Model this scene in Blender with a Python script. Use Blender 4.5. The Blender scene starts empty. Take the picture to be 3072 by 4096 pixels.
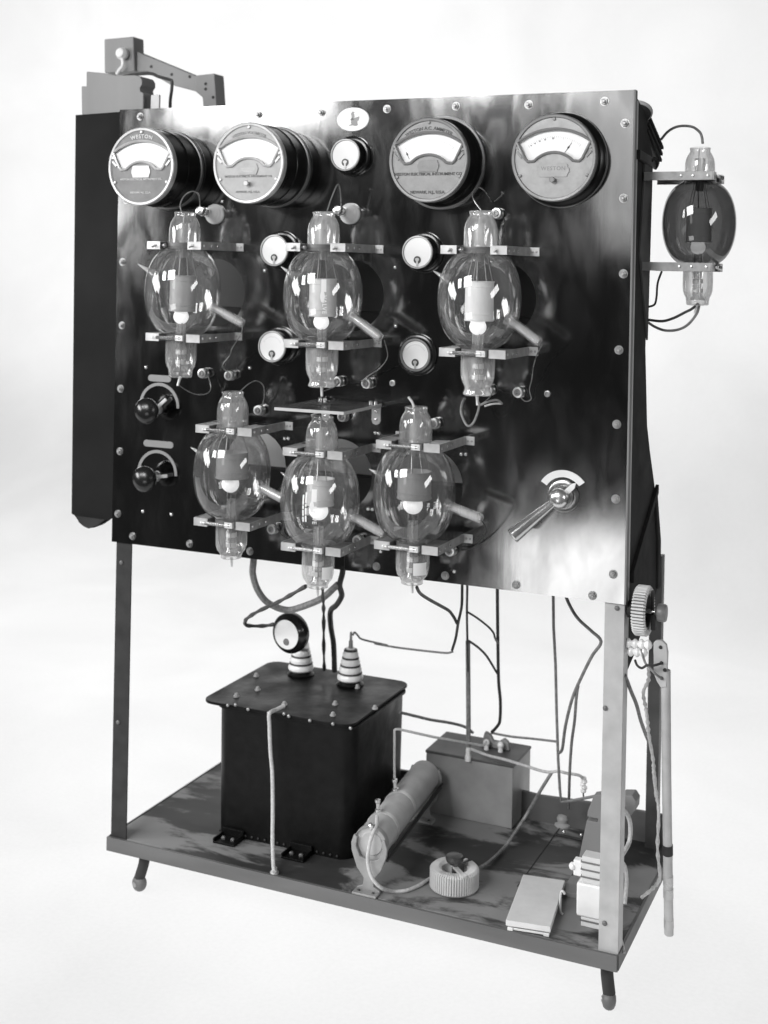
import bpy, bmesh, math, random
from math import sin, cos, pi, radians, sqrt, atan2
from mathutils import Vector, Matrix
random.seed(7)
SC = bpy.context.scene
COL = SC.collection

# ------------------------------------------------------------------ camera
cam_d = bpy.data.cameras.new('camera'); cam = bpy.data.objects.new('camera', cam_d); COL.objects.link(cam)
cam.location = (1.9011, -2.6676, 1.5539)
cam_d.sensor_fit = 'HORIZONTAL'; cam_d.sensor_width = 36.0; cam_d.lens = 60.691
cam_d.shift_y = -0.3153
yaw, roll = radians(23.82), radians(1.097)
cam.rotation_mode = 'XYZ'
cam.matrix_world = Matrix.Translation(cam.location) @ Matrix.Rotation(yaw, 4, 'Z') @ Matrix.Rotation(radians(90), 4, 'X') @ Matrix.Rotation(-roll*-1, 4, 'Z')
cam_d.clip_start = 0.05; cam_d.clip_end = 60
cam_d.dof.use_dof = True; cam_d.dof.focus_distance = 2.72; cam_d.dof.aperture_fstop = 4.2
SC.camera = cam
# ------------------------------------------------------------------ world, colour, lamps
w = bpy.data.worlds.new('World'); SC.world = w; w.use_nodes = True
w.node_tree.nodes['Background'].inputs[0].default_value = (0.5, 0.5, 0.5, 1)
w.node_tree.nodes['Background'].inputs[1].default_value = 0.08
SC.view_settings.view_transform = 'Standard'; SC.view_settings.look = 'None'
SC.view_settings.exposure = 0.0; SC.view_settings.gamma = 1.0
SC.cycles.max_bounces = 14; SC.cycles.transparent_max_bounces = 24; SC.cycles.glossy_bounces = 5
SC.cycles.use_denoising = True; SC.cycles.sample_clamp_indirect = 6.0
def lamp(name, loc, target, sx, sy, radiance):
    l = bpy.data.lights.new(name, 'AREA'); l.shape = 'RECTANGLE'; l.size = sx; l.size_y = sy
    l.energy = radiance*sx*sy*pi; l.color = (1, 1, 1)
    o = bpy.data.objects.new(name, l); COL.objects.link(o); o.location = loc
    o.rotation_euler = (Vector(target)-Vector(loc)).to_track_quat('-Z', 'Z').to_euler()
    return o
# studio window panes on the left of the camera (key light, seen again in the polished panel and the bulbs)
lamp('window_pane_lamp', (-1.82, -3.2, 2.80), (-1.27, 0, 1.55), .36, .95, 24)
lamp('window_pane_lamp', (-1.42, -3.35, 2.80), (-.87, 0, 1.55), .34, .95, 19)
lamp('large_window_lamp', (-3.25, -2.9, 2.15), (.6, 0, 1.4), .9, 2.0, 12)
lamp('large_window_lamp', (-3.70, -2.15, 2.15), (.6, 0, 1.4), .9, 2.0, 12)
lamp('overhead_front_lamp', (-.2, -4.2, 3.35), (.7, 0, 1.0), 1.7, 1.3, 19)  # added soft lamp that fills the front from above
# two lamps added behind the camera to put bright patches into the panel's reflection
lamp('added_low_lamp', (.42, -3.6, .0), (.75, 0, 1.0), 1.1, .62, 4.4)
lamp('added_side_lamp', (.52, -3.3, 2.12), (.9, 0, 1.5), .42, .9, 2.0)
# right window, then unseen lamps added to whiten the translucent backdrop from behind
lamp('right_window_lamp', (4.3, -1.9, 2.1), (1.0, -.1, 1.3), .55, 1.7, 11)
lamp('added_backdrop_lamp', (-.4, 1.2, -1.5), (-.4, 1.2, 0), 8.4, 6.5, 1.34)
lamp('added_backdrop_lamp', (-1.6, 6.0, 1.9), (-1.6, 0, 1.9), 8.0, 6.4, 1.60)

# ------------------------------------------------------------------ materials
MATS = {}
def mat(name, col, rough=.5, metal=0., var=.12, scale=40., bump=.0, rvar=.1, aniso=None, coat=0., emit=None, spec=.5, detail=4.):
    if name in MATS: return MATS[name]
    m = bpy.data.materials.new(name); m.use_nodes = True; nt = m.node_tree; b = nt.nodes['Principled BSDF']
    L = nt.links.new
    tc = nt.nodes.new('ShaderNodeTexCoord'); mp = nt.nodes.new('ShaderNodeMapping')
    L(tc.outputs['Object'], mp.inputs[0])
    if aniso: mp.inputs['Scale'].default_value = aniso
    n = nt.nodes.new('ShaderNodeTexNoise'); n.inputs['Scale'].default_value = scale; n.inputs['Detail'].default_value = detail
    L(mp.outputs[0], n.inputs['Vector'])
    r = nt.nodes.new('ShaderNodeMapRange'); r.inputs[1].default_value = .25; r.inputs[2].default_value = .75
    r.inputs[3].default_value = max(0, col*(1-var)); r.inputs[4].default_value = col*(1+var)
    L(n.outputs[0], r.inputs[0]); L(r.outputs[0], b.inputs['Base Color'])
    n2 = nt.nodes.new('ShaderNodeTexNoise'); n2.inputs['Scale'].default_value = scale*.37; n2.inputs['Detail'].default_value = 5
    L(mp.outputs[0], n2.inputs['Vector'])
    r2 = nt.nodes.new('ShaderNodeMapRange'); r2.inputs[1].default_value = .3; r2.inputs[2].default_value = .7
    r2.inputs[3].default_value = max(.02, rough-rvar); r2.inputs[4].default_value = min(1, rough+rvar)
    L(n2.outputs[0], r2.inputs[0]); L(r2.outputs[0], b.inputs['Roughness'])
    b.inputs['Metallic'].default_value = metal
    b.inputs['Specular IOR Level'].default_value = spec
    b.inputs['Coat Weight'].default_value = coat
    if bump:
        bp = nt.nodes.new('ShaderNodeBump'); bp.inputs['Strength'].default_value = bump; bp.inputs['Distance'].default_value = .001
        L(n.outputs[0], bp.inputs['Height']); L(bp.outputs[0], b.inputs['Normal'])
    if emit:
        b.inputs['Emission Color'].default_value = (1, 1, 1, 1); b.inputs['Emission Strength'].default_value = emit
    MATS[name] = m
    return m
def panel_mat():
    m = bpy.data.materials.new('polished_panel'); m.use_nodes = True; nt = m.node_tree; b = nt.nodes['Principled BSDF']; L = nt.links.new
    tc = nt.nodes.new('ShaderNodeTexCoord')
    def noise(scale, det, stretch=(1, 1, 1), dist=0.):
        mp = nt.nodes.new('ShaderNodeMapping'); mp.inputs['Scale'].default_value = stretch; L(tc.outputs['Object'], mp.inputs[0])
        n = nt.nodes.new('ShaderNodeTexNoise'); n.inputs['Scale'].default_value = scale; n.inputs['Detail'].default_value = det
        n.inputs['Distortion'].default_value = dist; L(mp.outputs[0], n.inputs['Vector']); return n
    def rng(src, a, c, lo, hi):
        r = nt.nodes.new('ShaderNodeMapRange'); r.inputs[1].default_value = a; r.inputs[2].default_value = c
        r.inputs[3].default_value = lo; r.inputs[4].default_value = hi; L(src.outputs[0], r.inputs[0]); return r
    blot = noise(4, 9, (1, 1, .55), dist=.8); brush = noise(60, 3, (1, 1, .06)); fine = noise(18, 7, (1, 1, .4), dist=.6)
    base = rng(blot, .3, .7, .15, .27); L(base.outputs[0], b.inputs['Base Color'])
    b.inputs['Metallic'].default_value = 1.
    ra = rng(blot, .3, .7, .10, .135); rb = rng(fine, .4, .75, -.02, .06)
    ad = nt.nodes.new('ShaderNodeMath'); ad.operation = 'ADD'; L(ra.outputs[0], ad.inputs[0]); L(rb.outputs[0], ad.inputs[1])
    L(ad.outputs[0], b.inputs['Roughness'])
    sc_ = nt.nodes.new('ShaderNodeMath'); sc_.operation = 'MULTIPLY'; sc_.inputs[1].default_value = .22; L(fine.outputs[0], sc_.inputs[0])
    mixn = nt.nodes.new('ShaderNodeMath'); mixn.operation = 'MULTIPLY_ADD'; mixn.inputs[1].default_value = .10
    L(brush.outputs[0], mixn.inputs[0]); L(sc_.outputs[0], mixn.inputs[2])
    wav = noise(3.2, 2); m2 = nt.nodes.new('ShaderNodeMath'); m2.operation = 'MULTIPLY_ADD'; m2.inputs[1].default_value = 4.
    L(wav.outputs[0], m2.inputs[0]); L(mixn.outputs[0], m2.inputs[2])
    bp = nt.nodes.new('ShaderNodeBump'); bp.inputs['Strength'].default_value = .5; bp.inputs['Distance'].default_value = .0006
    L(m2.outputs[0], bp.inputs['Height']); L(bp.outputs[0], b.inputs['Normal'])
    return m
def glass_mat(name, tint, haze, hazecol=.5, ior=1.5, rough=.02, rim=.35, cap=.38, trl=.5):
    m = bpy.data.materials.new(name); m.use_nodes = True; nt = m.node_tree; nt.nodes.clear(); L = nt.links.new
    out = nt.nodes.new('ShaderNodeOutputMaterial')
    tr = nt.nodes.new('ShaderNodeBsdfTransparent'); gl = nt.nodes.new('ShaderNodeBsdfGlossy'); gl.inputs['Roughness'].default_value = rough
    lw = nt.nodes.new('ShaderNodeLayerWeight'); lw.inputs[0].default_value = .5
    # thin wall: glass seen edge-on is thicker, so it darkens towards the outline
    pw = nt.nodes.new('ShaderNodeMath'); pw.operation = 'POWER'; pw.inputs[1].default_value = 3.0; L(lw.outputs['Facing'], pw.inputs[0])
    mr = nt.nodes.new('ShaderNodeMapRange'); mr.inputs[3].default_value = tint; mr.inputs[4].default_value = tint*rim; L(pw.outputs[0], mr.inputs[0])
    L(mr.outputs[0], tr.inputs[0])
    fr = nt.nodes.new('ShaderNodeFresnel'); fr.inputs['IOR'].default_value = ior
    fm = nt.nodes.new('ShaderNodeMath'); fm.operation = 'MULTIPLY_ADD'; fm.inputs[1].default_value = 1.2; fm.inputs[2].default_value = .02; fm.use_clamp = True
    L(fr.outputs[0], fm.inputs[0]); fc = nt.nodes.new('ShaderNodeMath'); fc.operation = 'MINIMUM'; fc.inputs[1].default_value = cap; L(fm.outputs[0], fc.inputs[0]); fm = fc
    mx = nt.nodes.new('ShaderNodeMixShader'); L(fm.outputs[0], mx.inputs[0])
    df = nt.nodes.new('ShaderNodeBsdfDiffuse'); df.inputs[0].default_value = (hazecol,)*3+(1,)
    tl = nt.nodes.new('ShaderNodeBsdfTranslucent'); tl.inputs[0].default_value = (hazecol,)*3+(1,)
    dm = nt.nodes.new('ShaderNodeMixShader'); dm.inputs[0].default_value = trl; L(df.outputs[0], dm.inputs[1]); L(tl.outputs[0], dm.inputs[2])
    tc = nt.nodes.new('ShaderNodeTexCoord'); n = nt.nodes.new('ShaderNodeTexNoise'); n.inputs['Scale'].default_value = 26; n.inputs['Detail'].default_value = 5
    mp = nt.nodes.new('ShaderNodeMapping'); mp.inputs['Scale'].default_value = (1, 1, .22); L(tc.outputs['Object'], mp.inputs[0]); L(mp.outputs[0], n.inputs['Vector'])
    hz = nt.nodes.new('ShaderNodeMapRange'); hz.inputs[1].default_value = .4; hz.inputs[2].default_value = .75; hz.inputs[3].default_value = haze*.45; hz.inputs[4].default_value = haze*1.8
    L(n.outputs[0], hz.inputs[0])
    m3 = nt.nodes.new('ShaderNodeMixShader'); L(hz.outputs[0], m3.inputs[0]); L(tr.outputs[0], m3.inputs[1]); L(dm.outputs[0], m3.inputs[2])
    L(m3.outputs[0], mx.inputs[1]); L(gl.outputs[0], mx.inputs[2]); L(mx.outputs[0], out.inputs[0])
    MATS[name] = m
    return m
def backdrop_mat():
    m = bpy.data.materials.new('seamless_paper'); m.use_nodes = True; nt = m.node_tree; nt.nodes.clear(); L = nt.links.new
    out = nt.nodes.new('ShaderNodeOutputMaterial'); df = nt.nodes.new('ShaderNodeBsdfDiffuse'); tl = nt.nodes.new('ShaderNodeBsdfTranslucent')
    df.inputs[0].default_value = (.5, .5, .5, 1)
    tc = nt.nodes.new('ShaderNodeTexCoord'); n = nt.nodes.new('ShaderNodeTexNoise'); n.inputs['Scale'].default_value = 1.1; n.inputs['Detail'].default_value = 8; n.inputs['Distortion'].default_value = .5
    L(tc.outputs['Object'], n.inputs['Vector'])
    n2 = nt.nodes.new('ShaderNodeTexNoise'); n2.inputs['Scale'].default_value = 90; n2.inputs['Detail'].default_value = 3; L(tc.outputs['Object'], n2.inputs['Vector'])
    a = nt.nodes.new('ShaderNodeMath'); a.operation = 'MULTIPLY_ADD'; a.inputs[1].default_value = .25; L(n2.outputs[0], a.inputs[0]); L(n.outputs[0], a.inputs[2])
    r = nt.nodes.new('ShaderNodeMapRange'); r.inputs[1].default_value = .35; r.inputs[2].default_value = .9; r.inputs[3].default_value = .97; r.inputs[4].default_value = .79
    L(a.outputs[0], r.inputs[0]); L(r.outputs[0], tl.inputs[0])
    mx = nt.nodes.new('ShaderNodeMixShader'); mx.inputs[0].default_value = .82; L(df.outputs[0], mx.inputs[1]); L(tl.outputs[0], mx.inputs[2]); L(mx.outputs[0], out.inputs[0])
    return m

M_panel = panel_mat()
M_frame = mat('frame_iron', .035, .6, .1, .25, 30, .3, spec=.3)
M_frame_light = mat('frame_painted', .46, .45, .0, .14, 25, .25)
M_wing = mat('side_screen_paint', .011, .8, .0, .35, 6, .2, spec=.15)
M_grey = mat('grey_timber', .22, .7, 0, .15, 8, .3, aniso=(1, 1, .15))
M_wood = mat('dark_timber', .12, .55, 0, .3, 9, .4, aniso=(.3, 1, 1))
M_base = mat('base_board', .13, .55, 0, .8, 5, .4, aniso=(.45, 1, 1), rvar=.2, detail=9, spec=.25)
def worn_mat(name, lo, hi, t0, t1, scale, rough, aniso=(1,1,1)):
    m = mat(name, lo, rough, 0, .3, scale*2, .3, aniso=aniso, spec=.25); nt = m.node_tree; L = nt.links.new; b = nt.nodes['Principled BSDF']
    old = b.inputs['Base Color'].links[0].from_socket
    tc = nt.nodes['Texture Coordinate']; mp = nt.nodes.new('ShaderNodeMapping'); mp.inputs['Scale'].default_value = aniso; L(tc.outputs['Object'], mp.inputs[0])
    n = nt.nodes.new('ShaderNodeTexNoise'); n.inputs['Scale'].default_value = scale; n.inputs['Detail'].default_value = 9; n.inputs['Roughness'].default_value = .62; n.inputs['Distortion'].default_value = .4
    L(mp.outputs[0], n.inputs['Vector'])
    r = nt.nodes.new('ShaderNodeMapRange'); r.inputs[1].default_value = t0; r.inputs[2].default_value = t1; r.interpolation_type = 'SMOOTHSTEP'; L(n.outputs[0], r.inputs[0])
    mx = nt.nodes.new('ShaderNodeMix'); mx.data_type = 'RGBA'; L(r.outputs[0], mx.inputs['Factor']); L(old, mx.inputs['A']); mx.inputs['B'].default_value = (hi, hi, hi, 1)
    L(mx.outputs['Result'], b.inputs['Base Color']); return m
M_tank = worn_mat('chipped_black_tank', .006, .07, .66, .70, 26, .45, (1, 1, .7)); M_tank.node_tree.nodes['Principled BSDF'].inputs['Specular IOR Level'].default_value = .2
M_base = worn_mat('worn_base_board', .05, .27, .495, .575, 4.6, .55, (.6, 1.2, 1))
M_apron = mat('apron_timber', .13, .5, 0, .3, 12, .4, aniso=(.2, 1, 1))
M_black = mat('black_japan', .008, .3, 0, .3, 18, .1, rvar=.08, spec=.3)
M_tank = mat('tank_black', .005, .42, 0, .5, 35, .9, rvar=.14, detail=8, spec=.2)
M_ebonite = mat('black_ebonite', .014, .2, 0, .2, 30, .05)
M_dial = mat('white_dial', .86, .5, 0, .02, 20)
M_meterface = mat('grey_meter_face', .26, .5, .15, .06, 140, .35)
M_meterface_dk = mat('dark_meter_face', .15, .5, .15, .08, 140, .35)
M_meterface_mid = mat('mid_meter_face', .34, .5, .15, .06, 140, .35)
M_rim_light = mat('light_meter_rim', .5, .35, .3, .08, 60, .1)
M_rim = mat('grey_meter_rim', .2, .4, .2, .08, 60, .1)
M_plate = mat('engraved_plate', .3, .4, .4, .1, 80, .2)
M_plate_light = mat('light_engraved_plate', .55, .4, .2, .1, 80, .2)
M_ink = mat('black_ink', .02, .5, 0, .1, 30)
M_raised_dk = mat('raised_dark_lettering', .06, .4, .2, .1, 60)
M_raised_lt = mat('raised_light_lettering', .5, .4, .2, .1, 60)
M_nickel = mat('nickel', .72, .25, .85, .12, 50, .1)
M_bright = mat('bright_tin', .82, .35, .35, .08, 50, .1)
M_steel = mat('dull_steel', .38, .38, .8, .2, 50, .2)
M_brass = mat('tarnished_brass', .32, .3, .9, .25, 45, .2)
M_strip = mat('strip_metal', .62, .35, .45, .12, 60, .15)
M_jaw = mat('jaw_fibre', .13, .45, 0, .25, 30, .3)
M_anode_br = mat('bright_anode', .95, .42, .0, .05, 40, .1)
M_anode = mat('grey_anode', .72, .4, .1, .12, 40, .1)
M_anode_dk = mat('dark_anode', .42, .4, .1, .12, 40, .1)
M_glow = mat('glowing_blob', .9, .5, 0, .02, 40, emit=.75)
M_press = mat('glass_press', .55, .25, .1, .15, 60, .1)
M_frost = mat('frosted_seal', .7, .5, 0, .1, 60, .2)
M_glass = glass_mat('clear_valve_glass', .93, .14, .8, ior=1.6, rim=.75)  # haze mixes milky deposit with a painted pale sheen
M_glass_neck = glass_mat('milky_neck_glass', .88, .26, .95, ior=1.6, rough=.05, rim=.9, trl=.2)
M_glass_white = glass_mat('white_neck_glass', .88, .40, .98, ior=1.6, rough=.05, rim=.9, trl=.15)
M_glass_grey = glass_mat('smoky_valve_glass', .84, .22, .45, ior=1.6, rim=.75)
M_glass_dk = glass_mat('darkened_valve_glass', .34, .10, .06, rim=.25)
M_plateglass = glass_mat('plate_glass', .86, .16, .6, rim=.8)
M_white = mat('white_paint', .85, .45, 0, .04, 30, .1)
M_caster = mat('caster_wheel', .14, .5, 0, .3, 30, .2)
M_strip_shaded = mat('shaded_strip_metal', .34, .45, .3, .25, 50, .2)  # same metal as the strip, darkened to paint its unlit sides
M_porc = mat('white_porcelain', .92, .18, 0, .06, 30, .05, coat=.3)
M_card = mat('white_card', .72, .7, 0, .05, 40, .15)
M_scale = mat('grey_scale_enamel', .24, .5, 0, .08, 40)
M_box = mat('grey_box_paint', .30, .5, 0, .18, 14, .35)
M_box_top = mat('box_lid_paint', .09, .5, 0, .3, 14, .35)
M_ceramic = mat('grey_ceramic', .48, .55, 0, .12, 30, .3)
M_iron = mat('cast_iron_bracket', .32, .5, .1, .2, 30, .4)
M_wire_dk = mat('dark_rubber_wire', .035, .5, 0, .4, 120, .3)
M_wire_grey = mat('grey_covered_wire', .20, .55, 0, .4, 120, .3)
M_wire_lt = mat('pale_cotton_wire', .55, .6, 0, .2, 160, .4)
M_wire_thin = mat('tinned_wire', .28, .3, .6, .2, 60)
M_coil = mat('pale_resistance_winding', .66, .45, .0, .08, 60, .1)
M_side = mat('side_board_paint', .035, .85, 0, .35, 14, .3, spec=.1)
M_side_lt = mat('side_batten_paint', .09, .85, 0, .2, 14, .3, spec=.1)
M_hole = mat('cabinet_shelf_black', .008, .6, 0, .3, 14)
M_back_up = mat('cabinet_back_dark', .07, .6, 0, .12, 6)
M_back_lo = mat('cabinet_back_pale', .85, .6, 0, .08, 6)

# ------------------------------------------------------------------ mesh builder
def basis(d):
    d = Vector(d).normalized(); a = Vector((0, 0, 1)) if abs(d.z) < .95 else Vector((1, 0, 0))
    u = d.cross(a).normalized(); return u, d.cross(u).normalized(), d
class MB:
    def __init__(s): s.v = []; s.f = []
    def add(s, vs, fs):
        o = len(s.v); s.v += [tuple(v) for v in vs]; s.f += [tuple(i+o for i in f) for f in fs]; return s
    def box(s, a, b):
        (x0, y0, z0), (x1, y1, z1) = a, b
        x0, x1 = sorted((x0, x1)); y0, y1 = sorted((y0, y1)); z0, z1 = sorted((z0, z1))
        return s.add([(x0,y0,z0),(x1,y0,z0),(x1,y1,z0),(x0,y1,z0),(x0,y0,z1),(x1,y0,z1),(x1,y1,z1),(x0,y1,z1)],
                     [(0,3,2,1),(4,5,6,7),(0,1,5,4),(1,2,6,5),(2,3,7,6),(3,0,4,7)])
    def obox(s, c, ax, ay, az):   # oriented box: centre and three half vectors
        c, ax, ay, az = map(Vector, (c, ax, ay, az)); vs = []
        for k in (-1, 1):
            for (i, j) in ((-1,-1),(1,-1),(1,1),(-1,1)): vs.append(c+ax*i+ay*j+az*k)
        return s.add(vs, [(0,3,2,1),(4,5,6,7),(0,1,5,4),(1,2,6,5),(2,3,7,6),(3,0,4,7)])
    def rings(s, rings, closed_ends=True, loop=False):
        n = len(rings[0]); vs = [p for r in rings for p in r]; fs = []
        m = len(rings)
        for i in range(m if loop else m-1):
            a, b = i*n, ((i+1) % m)*n
            for j in range(n): fs.append((a+j, a+(j+1) % n, b+(j+1) % n, b+j))
        if closed_ends and not loop:
            fs.append(tuple(range(n-1, -1, -1))); fs.append(tuple(range((m-1)*n, m*n)))
        return s.add(vs, fs)
    def lathe(s, prof, org=(0,0,0), axis=(0,0,1), n=32, caps=True):   # prof: (r, h)
        u, v, d = basis(axis); org = Vector(org); R = []
        for r, h in prof:
            r = max(r, 1e-5)
            R.append([org+d*h+(u*cos(2*pi*j/n)+v*sin(2*pi*j/n))*r for j in range(n)])
        return s.rings(R, caps)
    def cyl(s, a, b, r, r2=None, n=16):
        a = Vector(a); b = Vector(b); d = b-a
        return s.lathe([(r, 0), (r if r2 is None else r2, d.length)], a, d, n)
    def tube(s, pts, r, n=7, smooth=True, loop=False, r_fn=None):
        P = [Vector(p) for p in pts]
        if smooth and len(P) > 2:
            Q = []
            m = len(P); rngm = m if loop else m-1
            for i in range(rngm):
                p0 = P[(i-1) % m] if (loop or i > 0) else P[0]; p1 = P[i]; p2 = P[(i+1) % m]; p3 = P[(i+2) % m] if (loop or i+2 < m) else P[-1]
                for k in range(5):
                    t = k/5
                    Q.append(.5*((2*p1)+(-p0+p2)*t+(2*p0-5*p1+4*p2-p3)*t*t+(-p0+3*p1-3*p2+p3)*t*t*t))
            if not loop: Q.append(P[-1])
            P = Q
        R = []; m = len(P); pu = None
        for i, p in enumerate(P):
            d = (P[(i+1) % m]-P[i-1]) if (loop or 0 < i < m-1) else (P[1]-P[0] if i == 0 else P[-1]-P[-2])
            if d.length < 1e-9: d = Vector((0, 0, 1))
            d.normalize()
            if pu is None: u, v, _ = basis(d)
            else:
                u = (pu-d*pu.dot(d)); u = u.normalized() if u.length > 1e-6 else basis(d)[0]; v = d.cross(u)
            pu = u; rr = r if r_fn is None else r*r_fn(i/(m-1))
            R.append([p+(u*cos(2*pi*j/n)+v*sin(2*pi*j/n))*rr for j in range(n)])
        return s.rings(R, True, loop)
    def prism(s, poly, axis, lo, hi):   # polygon extruded; axis 'y': poly=(x,z); 'x': poly=(y,z); 'z': poly=(x,y)
        def P(p, h):
            return {'y': (p[0], h, p[1]), 'x': (h, p[0], p[1]), 'z': (p[0], p[1], h)}[axis]
        n = len(poly); vs = [P(p, lo) for p in poly]+[P(p, hi) for p in poly]
        fs = [tuple(range(n)), tuple(range(2*n-1, n-1, -1))]+[(i, i+n, (i+1) % n+n, (i+1) % n) for i in range(n)]
        return s.add(vs, fs)
    def ball(s, c, r, n=12, sc=(1,1,1)):
        R = []
        for i in range(n//2+1):
            t = pi*i/(n//2)
            R.append([(c[0]+r*sc[0]*max(sin(t),1e-4)*cos(2*pi*j/n), c[1]+r*sc[1]*max(sin(t),1e-4)*sin(2*pi*j/n), c[2]-r*sc[2]*cos(t)) for j in range(n)])
        return s.rings(R)
    def xf(s, M):
        s.v = [tuple(M @ Vector(v)) for v in s.v]; return s
def wloc(o):
    l = Vector((0, 0, 0))
    while o is not None: l = l+Vector(o.location); o = o.parent
    return l
def obj(name, mb, m, parent=None, local=False, bevel=0., smooth=True, ang=35, label=None):
    me = bpy.data.meshes.new(name)
    off = Vector((0,0,0)) if (local or parent is None) else wloc(parent)
    me.from_pydata([(v[0]-off.x, v[1]-off.y, v[2]-off.z) for v in mb.v], [], mb.f); me.validate(); me.update()
    bm = bmesh.new(); bm.from_mesh(me); bmesh.ops.recalc_face_normals(bm, faces=bm.faces); bm.to_mesh(me); bm.free()
    return fin(name, me, m, parent, bevel, smooth, ang, label)
def fin(name, me, m, parent, bevel=0., smooth=True, ang=35, label=None):
    me.materials.append(m)
    if smooth:
        me.shade_smooth(); me.set_sharp_from_angle(angle=radians(ang))
    o = bpy.data.objects.new(name, me); COL.objects.link(o); o.parent = parent
    if bevel:
        b = o.modifiers.new('bevel', 'BEVEL'); b.width = bevel; b.segments = 2; b.limit_method = 'ANGLE'; b.angle_limit = radians(40); b.harden_normals = True
    if label: o['label'] = label
    return o
def thing(name, label, cat, loc=(0,0,0), rz=0, group=None):
    o = bpy.data.objects.new(name, None); COL.objects.link(o); o.location = loc; o.rotation_euler = (0, 0, rz)
    o.empty_display_size = .02
    o['label'] = label; o['category'] = cat
    if group: o['group'] = group
    return o
def tag(o, label, cat, group=None):
    o['label'] = label; o['category'] = cat
    if group: o['group'] = group
    return o
def again(name, me_obj, loc, parent, rot=None):   # one more piece sharing mesh data
    c = me_obj.copy(); COL.objects.link(c); c.location = Vector(loc)-(wloc(parent) if parent else Vector((0,0,0))); c.parent = parent
    if rot: c.rotation_euler = rot
    return c
def copy_thing(root, loc, label, rz=None, group=None):
    c = root.copy(); COL.objects.link(c); c.location = loc; c['label'] = label
    if rz is not None: c.rotation_euler = (0, 0, rz)
    if group: c['group'] = group
    for ch in list(root.children):
        k = ch.copy(); COL.objects.link(k); k.parent = c
        for g in list(ch.children):
            q = g.copy(); COL.objects.link(q); q.parent = k
    return c
def curve_mesh(loops, depth):     # flat plate with holes, loops of (x,z); lies in y 0..depth
    cu = bpy.data.curves.new('tmp', 'CURVE'); cu.dimensions = '2D'; cu.fill_mode = 'BOTH'; cu.extrude = depth/2
    for lp in loops:
        sp = cu.splines.new('POLY'); sp.points.add(len(lp)-1); sp.use_cyclic_u = True
        for i, p in enumerate(lp): sp.points[i].co = (p[0], p[1], 0, 1)
    o = bpy.data.objects.new('tmp', cu); COL.objects.link(o)
    me = bpy.data.meshes.new_from_object(o.evaluated_get(bpy.context.evaluated_depsgraph_get()))
    bpy.data.objects.remove(o); bpy.data.curves.remove(cu)
    me.transform(Matrix.Rotation(radians(90), 4, 'X')); me.transform(Matrix.Translation((0, depth/2, 0)))
    return me
def text_mesh(txt, size, depth=.0006, caps_small=False, space=1.0):
    cu = bpy.data.curves.new('tmp', 'FONT'); cu.body = txt; cu.size = size; cu.extrude = depth/2; cu.align_x = 'CENTER'; cu.space_character = space
    cu.resolution_u = 3
    cu.offset = size*.016
    if caps_small:
        for i, ch in enumerate(txt):
            if not (i == 0 or not txt[i-1].isalpha()): cu.body_format[i].use_small_caps = True
        cu.body = txt
    o = bpy.data.objects.new('tmp', cu); COL.objects.link(o)
    me = bpy.data.meshes.new_from_object(o.evaluated_get(bpy.context.evaluated_depsgraph_get()))
    bpy.data.objects.remove(o); bpy.data.curves.remove(cu)
    return me       # in XY plane, centred on x
def face_text(txt, size, x, z, y, m, parent, arc=None, depth=.0008, space=1.0, name='lettering'):
    me = text_mesh(txt, size, depth, space=space)
    for v in me.vertices:
        u, h, t = v.co
        if arc:
            a = u/arc; v.co = (x+(arc+h)*sin(a), y-t, z-arc+(arc+h)*cos(a))
        else: v.co = (x+u, y-t, z+h)
    return fin(name, me, m, parent, smooth=False)
def circle(cx, cz, r, n=64): return [(cx+r*cos(2*pi*i/n), cz+r*sin(2*pi*i/n)) for i in range(n)]

# ------------------------------------------------------------------ backdrop (seamless translucent sweep)
prof = [(-.95, 0.)]
for y in (0, 1, 2): prof.append((y, 0.))
for k in range(1, 13): a = pi/2*k/12; prof.append((2.6+1.6*sin(a), 1.6-1.6*cos(a)))
prof += [(4.2, 3.), (4.2, 4.5), (4.2, 6.5)]
bd = MB(); vs = []; fs = []
for (y, z) in prof: vs += [(-5.6, y, z), (3.0, y, z)]
for i in range(len(prof)-1): fs.append((2*i, 2*i+1, 2*i+3, 2*i+2))
bd.add(vs, fs); b = obj('backdrop', bd, backdrop_mat()); b['kind'] = 'structure'
b['label'] = 'plain pale paper backdrop sweeping under and behind the rack'

W = 1.283; ZT = 1.938; ZB = .868
# ------------------------------------------------------------------ rack frame
rack = thing('equipment_rack', 'tall iron framed rack on casters with a timber base, open below the panel', 'equipment rack', (W/2, .3, 0))
def leg(x0, x1, y0, y1, z0, z1, m, t=.004, lab=None):
    mb = MB().box((x0, y0, z0), (x1, y0+t, z1))
    if x0 > W/2: mb.box((x1-t, y0+t, z0), (x1, y1, z1))
    else: mb.box((x0, y0+t, z0), (x0+t, y1, z1))
    return obj('leg', mb, m, rack, bevel=.0008, label=lab)
leg(.010, .055, .006, .046, .10, 1.92, M_frame)
leg(1.241, 1.283, .006, .046, .10, 1.92, M_frame_light, lab='pale painted front leg on the right')
obj('leg', MB().box((1.222, .5365, .10), (1.252, .5662, .86)), mat('rear_leg_paint', .06, .5, 0, .3, 20, .3), rack, bevel=.001)
obj('base_board', MB().box((.008, .008, .112), (1.279, .566, .137)), M_base, rack, bevel=.001)
obj('front_apron', MB().box((.004, -.004, .1045), (1.283, .0045, .1385)), M_apron, rack, bevel=.0012)
obj('side_apron', MB().box((1.2795, .005, .1045), (1.2855, .566, .1385)), M_wood, rack, bevel=.001)
obj('side_apron', MB().box((.003, .005, .1045), (.0075, .566, .1385)), M_wood, rack, bevel=.001)
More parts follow.
